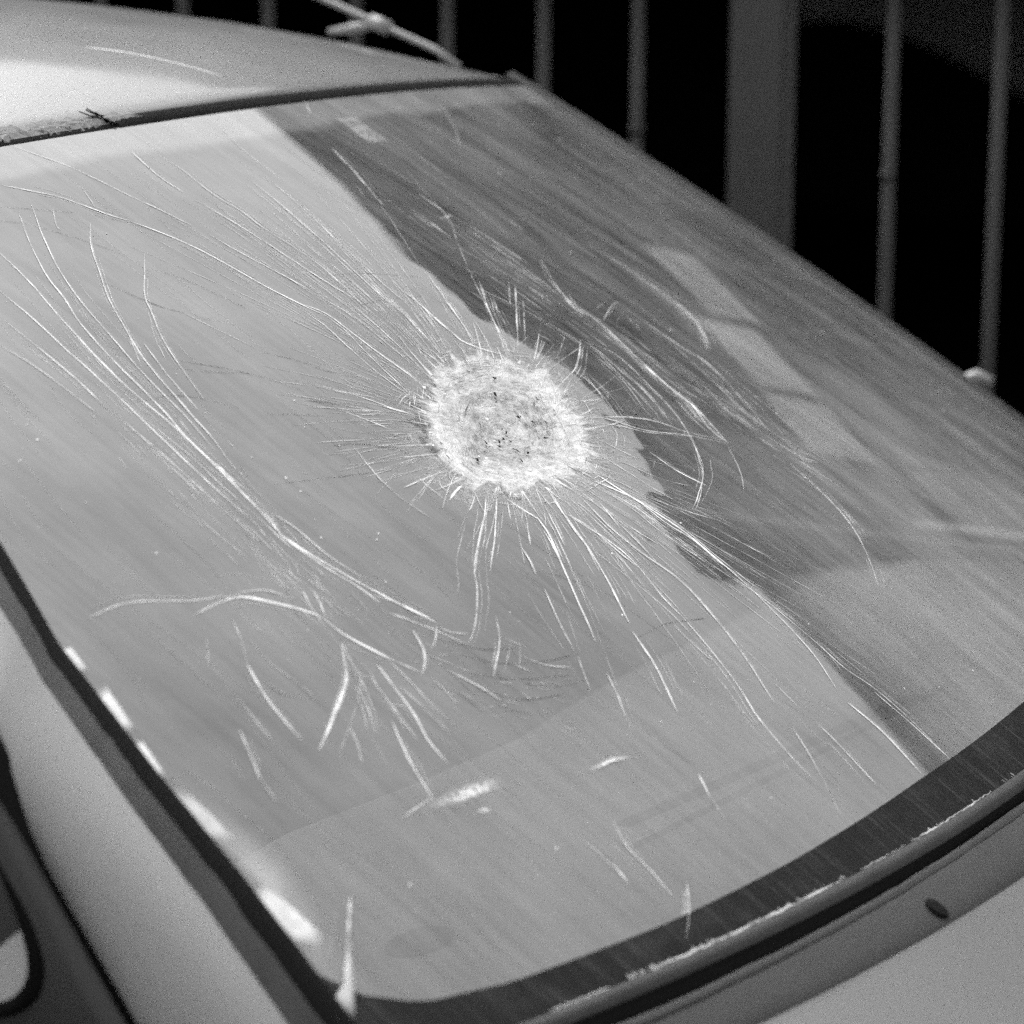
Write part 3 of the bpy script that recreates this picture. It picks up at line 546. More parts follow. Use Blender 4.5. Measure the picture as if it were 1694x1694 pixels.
LIGHT_PATCHES=[[(1.0088,0.5783),(0.9974,0.5802),(0.9972,0.6055),(1.0084,0.6071)],[(1.0097,0.6272),(0.9925,0.6226),(0.9953,0.6682),(1.011,0.6726)],[(1.0106,0.6774),(0.9969,0.6789),(0.9985,0.7155),(1.0091,0.7182)],[(1.0084,0.7221),(0.9923,0.7255),(0.9824,0.7749),(0.9818,0.79),(0.9912,0.7925),(1.0055,0.7829)],[(1.0064,0.832),(0.9869,0.8256),(0.9763,0.856),(0.9716,0.8805),(0.9806,0.8898),(0.9948,0.883)],[(1.0021,0.9353),(0.9814,0.9215),(0.9558,0.8865),(0.9522,0.8879),(0.9739,0.9244),(0.9917,0.953),(1.0031,0.9485)]]
HAZE=[(1.0059,0.7164),(0.9747,0.724),(0.9554,0.8066),(0.9629,0.891),(0.9876,0.9481),(0.9959,0.923),(0.9973,0.8312)]
PITS=[(0.2839,0.4485),(0.2942,0.4562),(0.2369,0.4696),(0.2339,0.4886),(0.3295,0.4854),(0.3564,0.4989),(0.366,0.5034),(0.3468,0.4967),(0.2881,0.4797),(0.3374,0.5203),(0.2881,0.5113),(0.3507,0.4763),(0.379,0.4848),(0.3594,0.5261),(0.4203,0.5122),(0.4587,0.5022),(0.2601,0.4316),(0.3308,0.491),(0.2785,0.49),(0.2615,0.4961),(0.3777,0.4966),(0.3506,0.5112)]
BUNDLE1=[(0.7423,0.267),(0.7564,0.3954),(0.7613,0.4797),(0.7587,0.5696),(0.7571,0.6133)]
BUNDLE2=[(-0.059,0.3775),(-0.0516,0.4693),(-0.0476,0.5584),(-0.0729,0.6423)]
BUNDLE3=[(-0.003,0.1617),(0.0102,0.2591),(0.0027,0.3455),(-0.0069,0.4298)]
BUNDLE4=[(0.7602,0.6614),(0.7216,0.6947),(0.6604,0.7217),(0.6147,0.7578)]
ROOF_STREAK=[(0.1162, 0.1164), (0.0758, 0.0988), (0.0355, 0.0695), (-0.0086, 0.0357)]

def base(u, v):
    wd = WT+(WB-WT)*v; bow = BT+(BB-BT)*v; s = (v-.5)*LEN; nr = SAG*4*v*(1-v)
    return Vector((wd*u, s*math.cos(RAKE)+nr*math.sin(RAKE)-bow*abs(u)**2.2, 1.15-s*math.sin(RAKE)+nr*math.cos(RAKE)-ZB*u*u))
def normal(u, v):
    e = 1e-3; n = (base(u, v+e)-base(u, v-e)).cross(base(u+e, v)-base(u-e, v)); n.normalize()
    return n if n.z > 0 else -n
PC = base(*CENTRE)
def P(u, v, h=0.0):
    b = base(u, v); d2 = (b-PC).length_squared
    f = .0006*noise.noise(b*42)+.0004*noise.noise(b*95)
    return b + normal(u, v)*(h-.009*math.exp(-d2/(2*.055**2))+f*math.exp(-d2/(2*.10**2)))
def met(u, v): return ((WT+(WB-WT)*v)*u, v*LEN)

# ================================================================== the setting
g = mesh('ground', [(-60, -60, 0), (60, -60, 0), (60, 60, 0), (-60, 60, 0)], [(0, 1, 2, 3)], M['ground']); tag(g, kind='structure')

# ---- dark open garage behind the fence; its eave is what the windscreen mirrors
gar = empty('garage_building', (-4.2, -4, 0))
tag(gar, 'dark open-fronted garage standing behind the bar fence', 'garage')
def gp(o): o.parent = gar; o.matrix_parent_inverse = Matrix.Translation((4.2, 4, 0)); return o
def prism(name, poly, x0, x1, mat):        # poly in (y,z)
    n = len(poly); vs = [(x0, a, b) for a, b in poly]+[(x1, a, b) for a, b in poly]
    fs = [tuple(range(n)), tuple(range(2*n-1, n-1, -1))]+[(i, i+n, (i+1) % n+n, (i+1) % n) for i in range(n)]
    return mesh(name, vs, fs, mat)
gp(prism('wall', [(-9, 2.02), (-.12, 2.02), (.12, 3.40), (.13, 3.60), (-9, 3.55)], -4.2, -4.45, M['wall_dark']))
gp(prism('roof', [(-9.3, 3.60), (.12, 3.66), (.74, 4.00), (.70, 4.14), (-.4, 3.98), (-1.2, 3.82), (-9.3, 3.70)], -4.12, -10.2, M['wall_dark']))
gp(box('pier', (-4.45, -.40, 0), (-4.203, -.18, 2.02), M['wall_dark']))
gp(box('side_wall', (-10, -.40, 0), (-4.455, -.19, 3.6), M['inside_black']))
gp(box('side_wall', (-10, -9, 0), (-4.21, -8.8, 3.5), M['inside_black']))
gp(box('back_wall', (-10.2, -9, 0), (-10.01, -.2, 3.6), M['inside_black']))
gp(box('floor', (-10, -8.8, .004), (-4.3, -.40, .02), M['inside_black']))
gp(box('ceiling', (-10, -8.8, 2.4), (-4.46, -.40, 2.45), M['inside_black']))
for y0, y1, z0, z1 in ((-.90, -.58, 2.20, 2.48), (-.54, -.24, 2.36, 2.66), (-.20, .06, 2.42, 2.76)):
    f = gp(prism('window', [(y0, z0), (y1, z0+.05), (y1, z1+.06), (y0, z1)], -4.185, -4.205, M['pane']))
# pale tarp hanging inside
rows = []
for i in range(9):
    rows.append([Vector((-8+.08*math.sin(k*.9+i*.4), -3.3+.17*k+.03*math.sin(i), .84+.75*i/8+.16*math.sin(k*.55+.6)*(1-i/8))) for k in range(11)])
tp = loft('hanging_tarp', rows, M['tarp'])
tag(tp, 'grey sheet hanging in the darkness behind the fence', 'tarp')

# unseen house, put in only to tone the reflection in the lower glass
hs = empty('added_house', (-7, 3, 0)); tag(hs, 'unseen house added to set the reflected tone in the lower far glass', 'house')
def hp(o): o.parent = hs; o.matrix_parent_inverse = Matrix.Translation((7, -3, 0)); return o
hp(box('wall', (-12, -.186, 0), (-7, 7.5, 5.4), M['house']))
hp(prism('roof', [(-.18, 5.4), (7.6, 5.4), (7.6, 5.5), (-.18, 5.5)], -6.8, -12.2, M['wall_dark']))

# ---- fence
fen = empty('bar_fence', (-1.25, -.5, 0)); tag(fen, 'upright thin bar fence with one wide flat post behind the car', 'fence')
def fp(o): o.parent = fen; o.matrix_parent_inverse = Matrix.Translation((1.25, .5, 0)); return o
b0 = None
ys = [-.873-.1325*k for k in range(10, 0, -1)]+[-.873, -.738, -.610, -.287, -.158]+[-.158+.1325*k for k in range(1, 4)]
for i, y in enumerate(ys):
    dx = random.uniform(-.004, .004)
    b = fp(tube('bar', [(-1.25, y, .10), (-1.25, y+random.uniform(-.002, .002), .8), (-1.25, y, 1.41)], .0072, M['bar'], n=10))
    if abs(y+.61) < .01 or abs(y+.287) < .01:
        z = 1.214 if y < -.5 else 1.176
        fp(tube('joint', [(-1.25, y, z-.007), (-1.25, y, z+.007)], .0083, M['rubber_dusty'], n=10))
fp(box('post', (-1.285, -.489, 0), (-1.245, -.419, 1.52), M['post'], bev=.003))
fp(box('post', (-1.285, -2.42, 0), (-1.245, -2.35, 1.52), M['post'], bev=.003))
fp(box('rail', (-1.268, -2.35, 1.41), (-1.232, -.489, 1.44), M['bar'], bev=.002))
fp(box('rail', (-1.268, -.419, 1.41), (-1.232, .24, 1.44), M['bar'], bev=.002))
fp(box('rail', (-1.268, -2.35, .07), (-1.232, -.489, .10), M['bar'], bev=.002))
fp(box('rail', (-1.268, -.419, .07), (-1.232, .24, .10), M['bar'], bev=.002))

# ================================================================== the car
car = empty('car', (0, 0, 0)); tag(car, 'pale old car with a smashed windscreen parked beside the fence', 'car')

UE = [(0, .985), (.468, .9914), (.576, 1.0071), (.7136, 1.0052), (.8174, .9986), (.9149, .9956), (1.1, .99)]
# ---- windscreen
NU, NV = 170, 130
vs, um, un_ = [], [], []
for j in range(NV+1):
    for i in range(NU+1):
        v = -.004+1.012*j/NV; u = -1.0+(lerp(UE, v)+1.008)*i/NU
        vs.append(P(u, v)); um.append(met(u, v)); un_.append((u, v))
for j in range(NV+1):
    for i in range(NU+1):
        v = -.004+1.012*j/NV; u = -1.0+(lerp(UE, v)+1.008)*i/NU
        vs.append(P(u, v, -.005)); um.append(met(u, v)); un_.append((u, v))
N1 = (NU+1)*(NV+1); fs, mi = [], []
for j in range(NV):
    for i in range(NU):
        a = j*(NU+1)+i; fs.append((a, a+1, a+NU+2, a+NU+1)); mi.append(0)
        fs.append((N1+a, N1+a+NU+1, N1+a+NU+2, N1+a+1)); mi.append(1)
ws = mesh('windscreen', vs, fs, [M['glass'], M['clear']], car, True, mi, {'metres': um, 'unit': un_})
ws['label'] = 'dusty windscreen with a crushed white impact and long cracks'

def catmull(pts, step=.008):
    q = [Vector((a, b)) for a, b in pts]
    if len(q) < 2: return q
    q = [q[0]*2-q[1]]+q+[q[-1]*2-q[-2]]; out = []
    for i in range(1, len(q)-2):
        p0, p1, p2, p3 = q[i-1:i+3]; n = max(2, int((p2-p1).length/step))
        for k in range(n):
            t = k/n
            out.append(.5*((2*p1)+(p2-p0)*t+(2*p0-5*p1+4*p2-p3)*t*t+(3*p1-p0-3*p2+p3)*t**3))
    out.append(q[-2]); return out
def ribbon(pts, wid, h=.0004, jit=.00018, seed=0, taper=True):
    """verts and faces of a low ridge lying on the glass"""
    vs, fs = [], []; n = len(pts)
    q3 = []
    for i, q in enumerate(pts):
        off = (noise.noise(Vector((q.x*40, q.y*40, seed)))*jit*2)
        q3.append((P(q.x, q.y, h), normal(q.x, q.y), off))
    for i in range(n):
        a = q3[max(i-1, 0)][0]; b = q3[min(i+1, n-1)][0]; t = (b-a)
        if t.length < 1e-9: t = Vector((1, 0, 0))
        t.normalize(); s = t.cross(q3[i][1]).normalized()
        e = min(i, n-1-i)/max(1, n-1); tp_ = min(1.0, .25+e*6) if taper else 1.0
        wv = wid*tp_*(.75+.55*(noise.noise(Vector((pts[i].x*25, pts[i].y*25, seed+9.3)))+.4))
        wv = max(wv, wid*.25)
        c = q3[i][0]+s*q3[i][2]
        vs += [c-s*wv*.5, c+q3[i][1]*.0001, c+s*wv*.5]
    for i in range(n-1):
        fs += [(3*i, 3*i+1, 3*i+4, 3*i+3), (3*i+1, 3*i+2, 3*i+5, 3*i+4)]
    return vs, fs
MM = {'b': M['crack_b'], 'm': M['crack_m'], 'f': M['crack_f'], 'd': M['crack_d']}
PXM = .00043
for k, (cl, wpx, pts) in enumerate(CRACKS):
    far = max(.62, min(1.0, .62+(sum(q[0] for q in pts)/len(pts)+.3)*.6))
    v_, f_ = ribbon(catmull(pts), wpx*PXM*far*(.98 if cl == 'b' else .92), h=.0003+.00002*(k % 11), seed=k*1.7)
    mesh('crack', v_, f_, MM[cl], ws)

cvs, cfs = [], []
for k, (cl, wpx, pts) in enumerate(CRACKS):
    if cl not in 'bm': continue
    for c in range(4 if cl == 'b' else 3):
        o0 = random.gauss(0, .009); o1 = o0*random.uniform(.1, 1.6); q = catmull(pts); n = len(q); a0 = random.uniform(0, .35); a1 = random.uniform(.6, 1.0)
        q2 = []
        for i, z in enumerate(q):
            if not a0 <= i/n <= a1: continue
            d = (q[min(i+1, n-1)]-q[max(i-1, 0)]); d = d.normalized() if d.length > 1e-9 else Vector((0, 1)); q2.append(z+Vector((-d.y, d.x))*(o0+(o1-o0)*i/n))
        if len(q2) < 4: continue
        v_, f_ = ribbon(q2, random.uniform(.00025, .00045), .00022, seed=k+c*.37+300); i0 = len(cvs); cvs += v_; cfs += [tuple(i0+x for x in f) for f in f_]
for k in range(150):
    a = random.uniform(0, 2*math.pi); a = a if k % 2 else random.gauss(-.3, .6)
    x0, y0 = met(*CENTRE); r0 = random.uniform(.055, .10); ln = random.uniform(.015, .09); da = random.gauss(0, .05); q = []
    for i in range(12):
        rr = r0+ln*i/11; aa = a+da*i/11; y = y0+math.sin(aa)*rr; v = y/LEN; q.append(Vector(((x0+math.cos(aa)*rr)/(WT+(WB-WT)*v), v)))
    v_, f_ = ribbon(q, random.uniform(.00025, .0005), .0003, seed=k+800); i0 = len(cvs); cvs += v_; cfs += [tuple(i0+x for x in f) for f in f_]
for k in range(120):                       # long straight hairlines running to the head and the foot of the pane
    up = k < 75; a = random.gauss(-1.72, .24) if up else random.gauss(1.62, .26)
    x0, y0 = met(*CENTRE); r0 = random.uniform(.06, .13); ln = random.uniform(.04, .20); da = random.gauss(0, .04); q = []
    for i in range(24):
        rr = r0+ln*i/23; aa = a+da*i/23; y = y0+math.sin(aa)*rr; v = y/LEN; u = (x0+math.cos(aa)*rr)/(WT+(WB-WT)*v)
        if .02 < v < .94 and -.9 < u < .97: q.append(Vector((u, v)))
    if len(q) < 4: continue
    v_, f_ = ribbon(q, random.uniform(.00022, .00045), .0003, seed=k+1800); i0 = len(cvs); cvs += v_; cfs += [tuple(i0+x for x in f) for f in f_]
mesh('hairline_cracks', cvs, cfs, M['crack_f'], ws)['kind'] = 'stuff'

# ---- crushed impact: a dished, crumbled disc
cx, cy = met(*CENTRE)
cr = [met(*q) for q in CRUSH]
def crush_r(ang):
    best = None
    for (ax, ay), (bx, by) in zip(cr, cr[1:]+cr[:1]):
        ax, ay, bx, by = ax-cx, ay-cy, bx-cx, by-cy
        dx, dy = math.cos(ang), math.sin(ang); ex, ey = bx-ax, by-ay
        den = dx*ey-dy*ex
        if abs(den) < 1e-12: continue
        t = (ax*ey-ay*ex)/den; s = (ax*dy-ay*dx)/den
        if t > 0 and -1e-6 <= s <= 1+1e-6: best = max(best or 0, t)
    return best or .06
def unmet(x, y):
    v = y/LEN; return x/(WT+(WB-WT)*v), v
NA, NR = 240, 56
vs, um, up_ = [], [], []
for j in range(NR+1):
    for i in range(NA):
        rr = j/NR; a = 2*math.pi*i/NA; r0 = crush_r(a)
        rag = 1+.20*noise.noise(Vector((math.cos(a)*5, math.sin(a)*5, 2)))+.14*noise.noise(Vector((math.cos(a)*30, math.sin(a)*30, 5)))
        rr *= 1.42; r_ = r0*rr*(1+(rag-1)*min(1, rr*rr))
        x, y = cx+math.cos(a)*r_, cy+math.sin(a)*r_
        f = Vector((x*140, y*140, 1))
        k_ = max(0, 1-rr); h = .0006+.0010*max(0, 1-rr**3)+.0012*noise.noise(f*.7)*max(0, 1-rr**5)+.0003*noise.noise(f*2.2)*(rr < 1)
        if rr > .96: h = .0005
        u, v = unmet(x, y); vs.append(P(u, v, h)); um.append((x, y)); up_.append((a/(2*math.pi)*6.283, rr))
fs = [(j*NA+i, j*NA+(i+1) % NA, (j+1)*NA+(i+1) % NA, (j+1)*NA+i) for j in range(NR) for i in range(NA)]
cg = mesh('crushed_glass', vs, fs, M['crush'], ws, False, None, {'metres': um, 'polar': up_})
cg['label'] = 'crushed white crater of powdered glass'
# loose flakes
vs, fs = [], []
for k in range(40):
    a = random.uniform(0, 2*math.pi) if k % 3 else random.gauss(-.2, .9); rr = math.sqrt(random.random())*1.02 if k < 200 else .92+random.expovariate(1/.13)
    r_ = crush_r(a)*rr; x, y = cx+math.cos(a)*r_, cy+math.sin(a)*r_; u, v = unmet(x, y)
    c = P(u, v, .0017 if rr < .9 else .0008); n = normal(u, v)
    ta = (n.cross(Vector((1, 0, 0)))).normalized(); tb = n.cross(ta); th = random.uniform(0, 6.28); sz = random.uniform(.0006, .0018) if k < 200 else random.uniform(.00022, .00075)
    tl = Vector((random.uniform(-.5, .5), random.uniform(-.5, .5), 1)).normalized()
    i0 = len(vs)
    for q in range(4):
        an = th+q*1.57+random.uniform(-.5, .5); d = ta*math.cos(an)*sz*(1 if q % 2 else .5)+tb*math.sin(an)*sz
        vs.append(c+d+n*(d.dot(ta)*tl.x+d.dot(tb)*tl.y)*.6)
    vs.append(c-n*.0012); fs += [(i0, i0+1, i0+2, i0+3)]+[(i0+q, i0+4, i0+(q+1) % 4) for q in range(4)]
fl = mesh('glass_flakes', vs, fs, M['flake'], ws); fl['kind'] = 'stuff'
# dark gaps and ring fractures in the crater
vs, fs = [], []
for (x0, y0) in PITS:
    x0, y0 = met(x0, y0)
    for q in range(random.choice((1, 1, 2))):
        x = x0+random.gauss(0, .0013)*(q > 0); y = y0+random.gauss(0, .0013)*(q > 0); L_ = random.uniform(.0008, .0030); W_ = random.uniform(.0004, .0011); an = random.gauss(.9, .5); i0 = len(vs); n = 9
        for k in range(n):
            a = 6.2832*k/n; e = random.uniform(.55, 1.25); dx, dy = math.cos(a)*L_*e, math.sin(a)*W_*e
            vs.append(P(*unmet(x+dx*math.cos(an)-dy*math.sin(an), y+dx*math.sin(an)+dy*math.cos(an)), .0031))
        fs.append(tuple(range(i0, i0+n)))
mesh('crater_gaps', vs, fs, M['black'], ws)['kind'] = 'stuff'
vs, fs = [], []
for k in range(46):
    a = random.uniform(0, 6.28) if k % 2 else random.gauss(3.6, .7); sp_ = random.uniform(.15, .8); f = random.uniform(.3, .97)
    q = [Vector(unmet(cx+math.cos(a+sp_*t/11)*crush_r(a+sp_*t/11)*f, cy+math.sin(a+sp_*t/11)*crush_r(a+sp_*t/11)*f)) for t in range(12)]
    v_, f_ = ribbon(q, random.uniform(.0003, .0008), .0021+.0006*(1-f), .0006, k+60); i0 = len(vs); vs += v_; fs += [tuple(i0+x for x in f2) for f2 in f_]
mesh('ring_fractures', vs, fs, M['ringdark'], ws)['kind'] = 'stuff'
# short radial splinters round the crater
vs, fs = [], []
def addrib(q, wid, h, seed):
    v_, f_ = ribbon(q, wid, h, .0001, seed); i0 = len(vs); vs.extend(v_); fs.extend([tuple(i0+x for x in f) for f in f_])
for k in range(110):
    a = random.uniform(0, 2*math.pi); r0 = crush_r(a); ln = min(random.expovariate(1/.013)+.004, .05)
    st = r0*random.uniform(.86, .98); da = random.gauss(0, .22); wd = random.uniform(.0008, .0030) if k % 3 else random.uniform(.0004, .0009)
    i0 = len(vs); n = 6
    for i in range(n):
        t = i/(n-1); aa = a+da*t*ln/r0; r_ = st+ln*t; x, y = cx+math.cos(aa)*r_, cy+math.sin(aa)*r_; ww = wd*(1-t)**1.4+.0002
        for sg, hh in ((-1, .0004), (0, .0006), (1, .0004)): vs.append(P(*unmet(x-math.sin(aa)*ww*.5*sg, y+math.cos(aa)*ww*.5*sg), hh))
    for i in range(n-1): fs += [(i0+3*i, i0+3*i+1, i0+3*i+4, i0+3*i+3), (i0+3*i+1, i0+3*i+2, i0+3*i+5, i0+3*i+4)]
for k in range(70):                       # broken concentric arcs at the rim
    a = random.uniform(0, 2*math.pi); sp_ = random.uniform(.05, .22); f = random.uniform(.80, 1.25)
    q = [Vector(unmet(cx+math.cos(a+sp_*t/7)*crush_r(a+sp_*t/7)*f, cy+math.sin(a+sp_*t/7)*crush_r(a+sp_*t/7)*f)) for t in range(8)]
    addrib(q, random.uniform(.0003, .0006), .0005, k+400)
mesh('splinters', vs, fs, M['crack_m'], ws)['kind'] = 'stuff'
vs, fs = [], []
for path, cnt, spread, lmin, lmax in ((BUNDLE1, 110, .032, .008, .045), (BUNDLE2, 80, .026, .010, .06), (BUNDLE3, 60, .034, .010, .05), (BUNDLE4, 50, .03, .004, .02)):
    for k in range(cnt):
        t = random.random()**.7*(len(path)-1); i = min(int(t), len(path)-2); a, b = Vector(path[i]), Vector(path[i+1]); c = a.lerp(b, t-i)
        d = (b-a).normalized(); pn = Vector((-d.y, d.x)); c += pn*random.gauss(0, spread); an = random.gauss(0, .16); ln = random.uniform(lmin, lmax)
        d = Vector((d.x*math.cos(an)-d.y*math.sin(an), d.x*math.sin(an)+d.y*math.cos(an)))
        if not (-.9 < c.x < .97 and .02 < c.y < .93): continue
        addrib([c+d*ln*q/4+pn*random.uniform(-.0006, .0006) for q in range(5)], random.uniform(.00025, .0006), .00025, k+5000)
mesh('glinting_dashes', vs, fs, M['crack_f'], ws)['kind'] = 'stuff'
# wiping scratches (pale) all over, following the fall of the glass
vs, fs = [], []
for k in range(900):
    u = random.uniform(-.95, .97); v = random.uniform(.02, .9); ln = random.uniform(.02, .14); du = random.gauss(.02, .10)
    if u < .25 or random.random() < .45:
        q = [Vector((u+du*ln*t/5+.004*math.sin(t*.6), v+ln*t/5)) for t in range(6)]
        addrib(q, random.uniform(.00022, .00045), .0002, k+900)
mesh('wiping_scratches', vs, fs, M['scratch'], ws)['kind'] = 'stuff'
vs, fs = [], []
for k in range(46):                       # faint dark wiping arcs, mostly low on the near side
    u = random.uniform(.35, .98); v = random.uniform(.35, .92); ln = random.uniform(.04, .22); cv = random.uniform(-.10, .35)
    q = [Vector((u-.28*ln*t/6+cv*ln*(t/6)**2, v+ln*t/6)) for t in range(7)]
    addrib(q, random.uniform(.0002, .0004), .0002, k+2000)
mesh('dark_hairlines', vs, fs, M['hair'], ws)['kind'] = 'stuff'
vs, fs = [], []
for k in range(300):                       # dust specks
    u = random.uniform(-.95, .98); v = random.uniform(.02, .97); s = random.choice((.0003, .0004, .0005, .0006, .0009)); c = P(u, v, .0002); n = normal(u, v)
    ta = (n.cross(Vector((1, 0, 0)))).normalized(); tb = n.cross(ta); i0 = len(vs)
    for q in range(5): vs.append(c+ta*math.cos(q*1.257)*s*random.uniform(.6, 1.3)+tb*math.sin(q*1.257)*s*random.uniform(.6, 1.6))
    vs.append(c+n*s*.6); fs += [(i0+q, i0+(q+1) % 5, i0+5) for q in range(5)]
mesh('dust_specks', vs, fs, M['speck'], ws)['kind'] = 'stuff'
def patch(name, poly, mat, h, parent, rag=.0, sub=4, bulge=.0006):
    """filled ragged patch on the glass"""
    q = []
    for (a, b), (c, d) in zip(poly, poly[1:]+poly[:1]):
        for k in range(sub):
            t = k/sub; q.append(Vector((a+(c-a)*t, b+(d-b)*t)))
    ce = sum(q, Vector((0, 0)))/len(q); rings = 6; vs, fs = [P(ce.x, ce.y, h+bulge)], []; n = len(q); rd = [(0, 0)]
    for r_ in range(1, rings+1):
        t = r_/rings
        for i, s in enumerate(q):
            f = t*(1+rag*noise.noise(Vector((s.x*90, s.y*90, 3)))*t); z = ce+(s-ce)*f
            vs.append(P(z.x, z.y, h+bulge*(1-t*t))); rd.append((t, i/n))
    fs = [(0, 1+i, 1+(i+1) % n) for i in range(n)]
    for r_ in range(rings-1):
        fs += [(1+r_*n+i, 1+(r_+1)*n+i, 1+(r_+1)*n+(i+1) % n, 1+r_*n+(i+1) % n) for i in range(n)]
    return mesh(name, vs, fs, mat, parent, True, None, {'rad': rd})
for s in SMEARS: patch('chalky_smear', s, M['smear'], .0003, ws, .35)['label'] = 'chalky white smear on the glass'
patch('sticker_residue', STICKER, M['sticker'], .0003, ws, .2)
for i, s in enumerate(LIGHT_PATCHES):  # patches of light at the near edge, put in as pale pieces
    patch('painted_light_patch', s, M['light_patch_dull'] if i in (3, 5) else M['light_patch'], .0008, ws, .08, bulge=.0012)
patch('painted_haze', HAZE, M['haze'], .0004, ws, .1)  # soft glow between the light patches, painted as a pale film
# dark printed band along the bottom of the pane
FR = [(-1, .955), (.076, .951), (.336, .956), (.564, .965), (.717, .968), (.866, .965), (.939, .956), (.975, .935), (1.0, .90), (1.03, .86)]
rows, um = [], []
cols = [-1+2.003*i/140 for i in range(141)]
for j in range(7):
    rw = []
    for u in cols:
        a = lerp(FR, u); v = a+(1.004-a)*j/6; rw.append(P(u, v, .0005)); um.append(met(u, v))
    rows.append(rw)
loft('frit_band', rows, M['frit'], ws, True, {'metres': um})['label'] = 'dark dusty band along the bottom of the windscreen'
# pale dusty line at the foot of the band
vs, fs = [], []
for a, b, wd in ((.76, .53, .0015), (.86, .80, .0008), (.42, .27, .0010), (.50, .43, .0006)):
    q = [Vector((a+(b-a)*t/60, .9965+.0012*noise.noise(Vector((t*.35, a*9, 1))))) for t in range(61)]; addrib(q, wd, .0009, a*50)
for k in range(80):
    u = random.uniform(.52, .78) if k < 70 else random.uniform(.2, .42); l_ = random.uniform(.001, .005)
    addrib([Vector((u+.0004*t, .997-l_*t/3)) for t in range(4)], random.uniform(.0003, .0009), .0008, k+777)
mesh('dust_line', vs, fs, M['crack_f'], ws)['kind'] = 'stuff'

# ---- roof
def roof_pt(u, s, h=0.0):
    b = base(max(-1, min(1, u)), 0); e = max(0, abs(u)-1)
    z = b.z+.063*(1-math.exp(-s/.165))-.02*max(0, s-.6)**2; x = WT*u*(1+.03*min(s, .5))
    y = b.y-s-e*.05; uc = max(-1, min(1, u)); z += .012*(1-math.exp(-s/.1))*(1-3.2*uc*uc)
    z += .0011*noise.noise(Vector((x*7, y*7, 3)))+.0003*noise.noise(Vector((x*22, y*22, 8)))
    return Vector((x, y, z-(e/.12)**1.8*.05+h))
ss = [.0065, .0075, .011, .022]+[.04+.03*k for k in range(45)]
us = [-1.16+2.32*i/90 for i in range(91)]
rows = []
for k, s in enumerate(ss): rows.append([roof_pt(u, s, (-.010, .000, .0022, .0025)[k] if k < 4 else .0025) for u in us])
rf = loft('roof', rows, M['paint'], car); rf['label'] = 'pale glossy roof panel'
def strip(name, fn, ts, prof, mat, parent):
    """prof: list of functions of the parameter giving a point"""
    return loft(name, [[pf(t) for t in ts] for pf in prof], mat, parent)
# rubber between roof and glass; torn away at the near end
ts = [-1.02+(.335+1.02)*i/80 for i in range(81)]
def hd(u, s, h):
    b = base(max(-1, min(1, u)), 0); return Vector((WT*u, b.y-s, b.z+.5*s+h))
wob = lambda u: .0006*noise.noise(Vector((u*14, 3, 1)))
sl = loft('roof_seal', [[hd(u, -.0045, .0003) for u in ts], [hd(u, -.0035, .0012+wob(u)) for u in ts], [hd(u, .000, .0022+wob(u)) for u in ts],
      [hd(u, .004, .0020+wob(u)) for u in ts], [hd(u, .0075, .0006) for u in ts], [hd(u, .018, -.006) for u in ts]], M['rubber'], car)
ts2 = [.335+(.75)*i/60 for i in range(61)]
loft('roof_seal_bed', [[hd(u, -.004, .0002) for u in ts2], [hd(u, -.001, .0015) for u in ts2], [hd(u, .007, -.004) for u in ts2], [hd(u, .02, -.006) for u in ts2]], M['rubber'], car)
for k in range(16):                        # ragged flattened flaps of torn rubber and old sealant
    u0 = .345+.36*k/15+random.uniform(-.012, .012); ln = random.uniform(.03, .07); n = 16; vs, fs = [], []
    a0 = random.uniform(.007, .013); b0 = random.uniform(-.002, .003)
    for i in range(n):
        t = i/(n-1); u = u0+ln/WT*(t-.5); e = min(1, 6*min(t, 1-t)+.15)
        top = b0+(a0-b0)*e*random.uniform(.55, 1.05); lo = b0-.001*random.random(); md = (top+lo)/2
        hh = .0022+.0012*random.random()
        vs += [hd(u, lo, .0008), hd(u, md, hh), hd(u, top, .0016+.0016*random.random())]
    for i in range(n-1): fs += [(3*i, 3*i+1, 3*i+4, 3*i+3), (3*i+1, 3*i+2, 3*i+5, 3*i+4)]
    mesh('torn_seal_flap', vs, fs, M['shred'], car)
for k in range(5):                         # split end of the rubber
    vs, fs = [], []; n = 7; s0 = random.uniform(-.002, .007); l_ = random.uniform(.010, .028); up = random.uniform(.001, .006)
    for i in range(n):
        t = i/(n-1); c = hd(.335+l_/WT*t, s0+.004*t*random.uniform(.6, 1.4), .0018+up*t*t); ww = .0022*(1-.8*t)
        vs += [c+Vector((0, ww, 0)), c+Vector((0, 0, .0007)), c-Vector((0, ww, 0))]
    for i in range(n-1): fs += [(3*i, 3*i+1, 3*i+4, 3*i+3), (3*i+1, 3*i+2, 3*i+5, 3*i+4)]
    mesh('torn_seal_strand', vs, fs, M['rubber'], car)
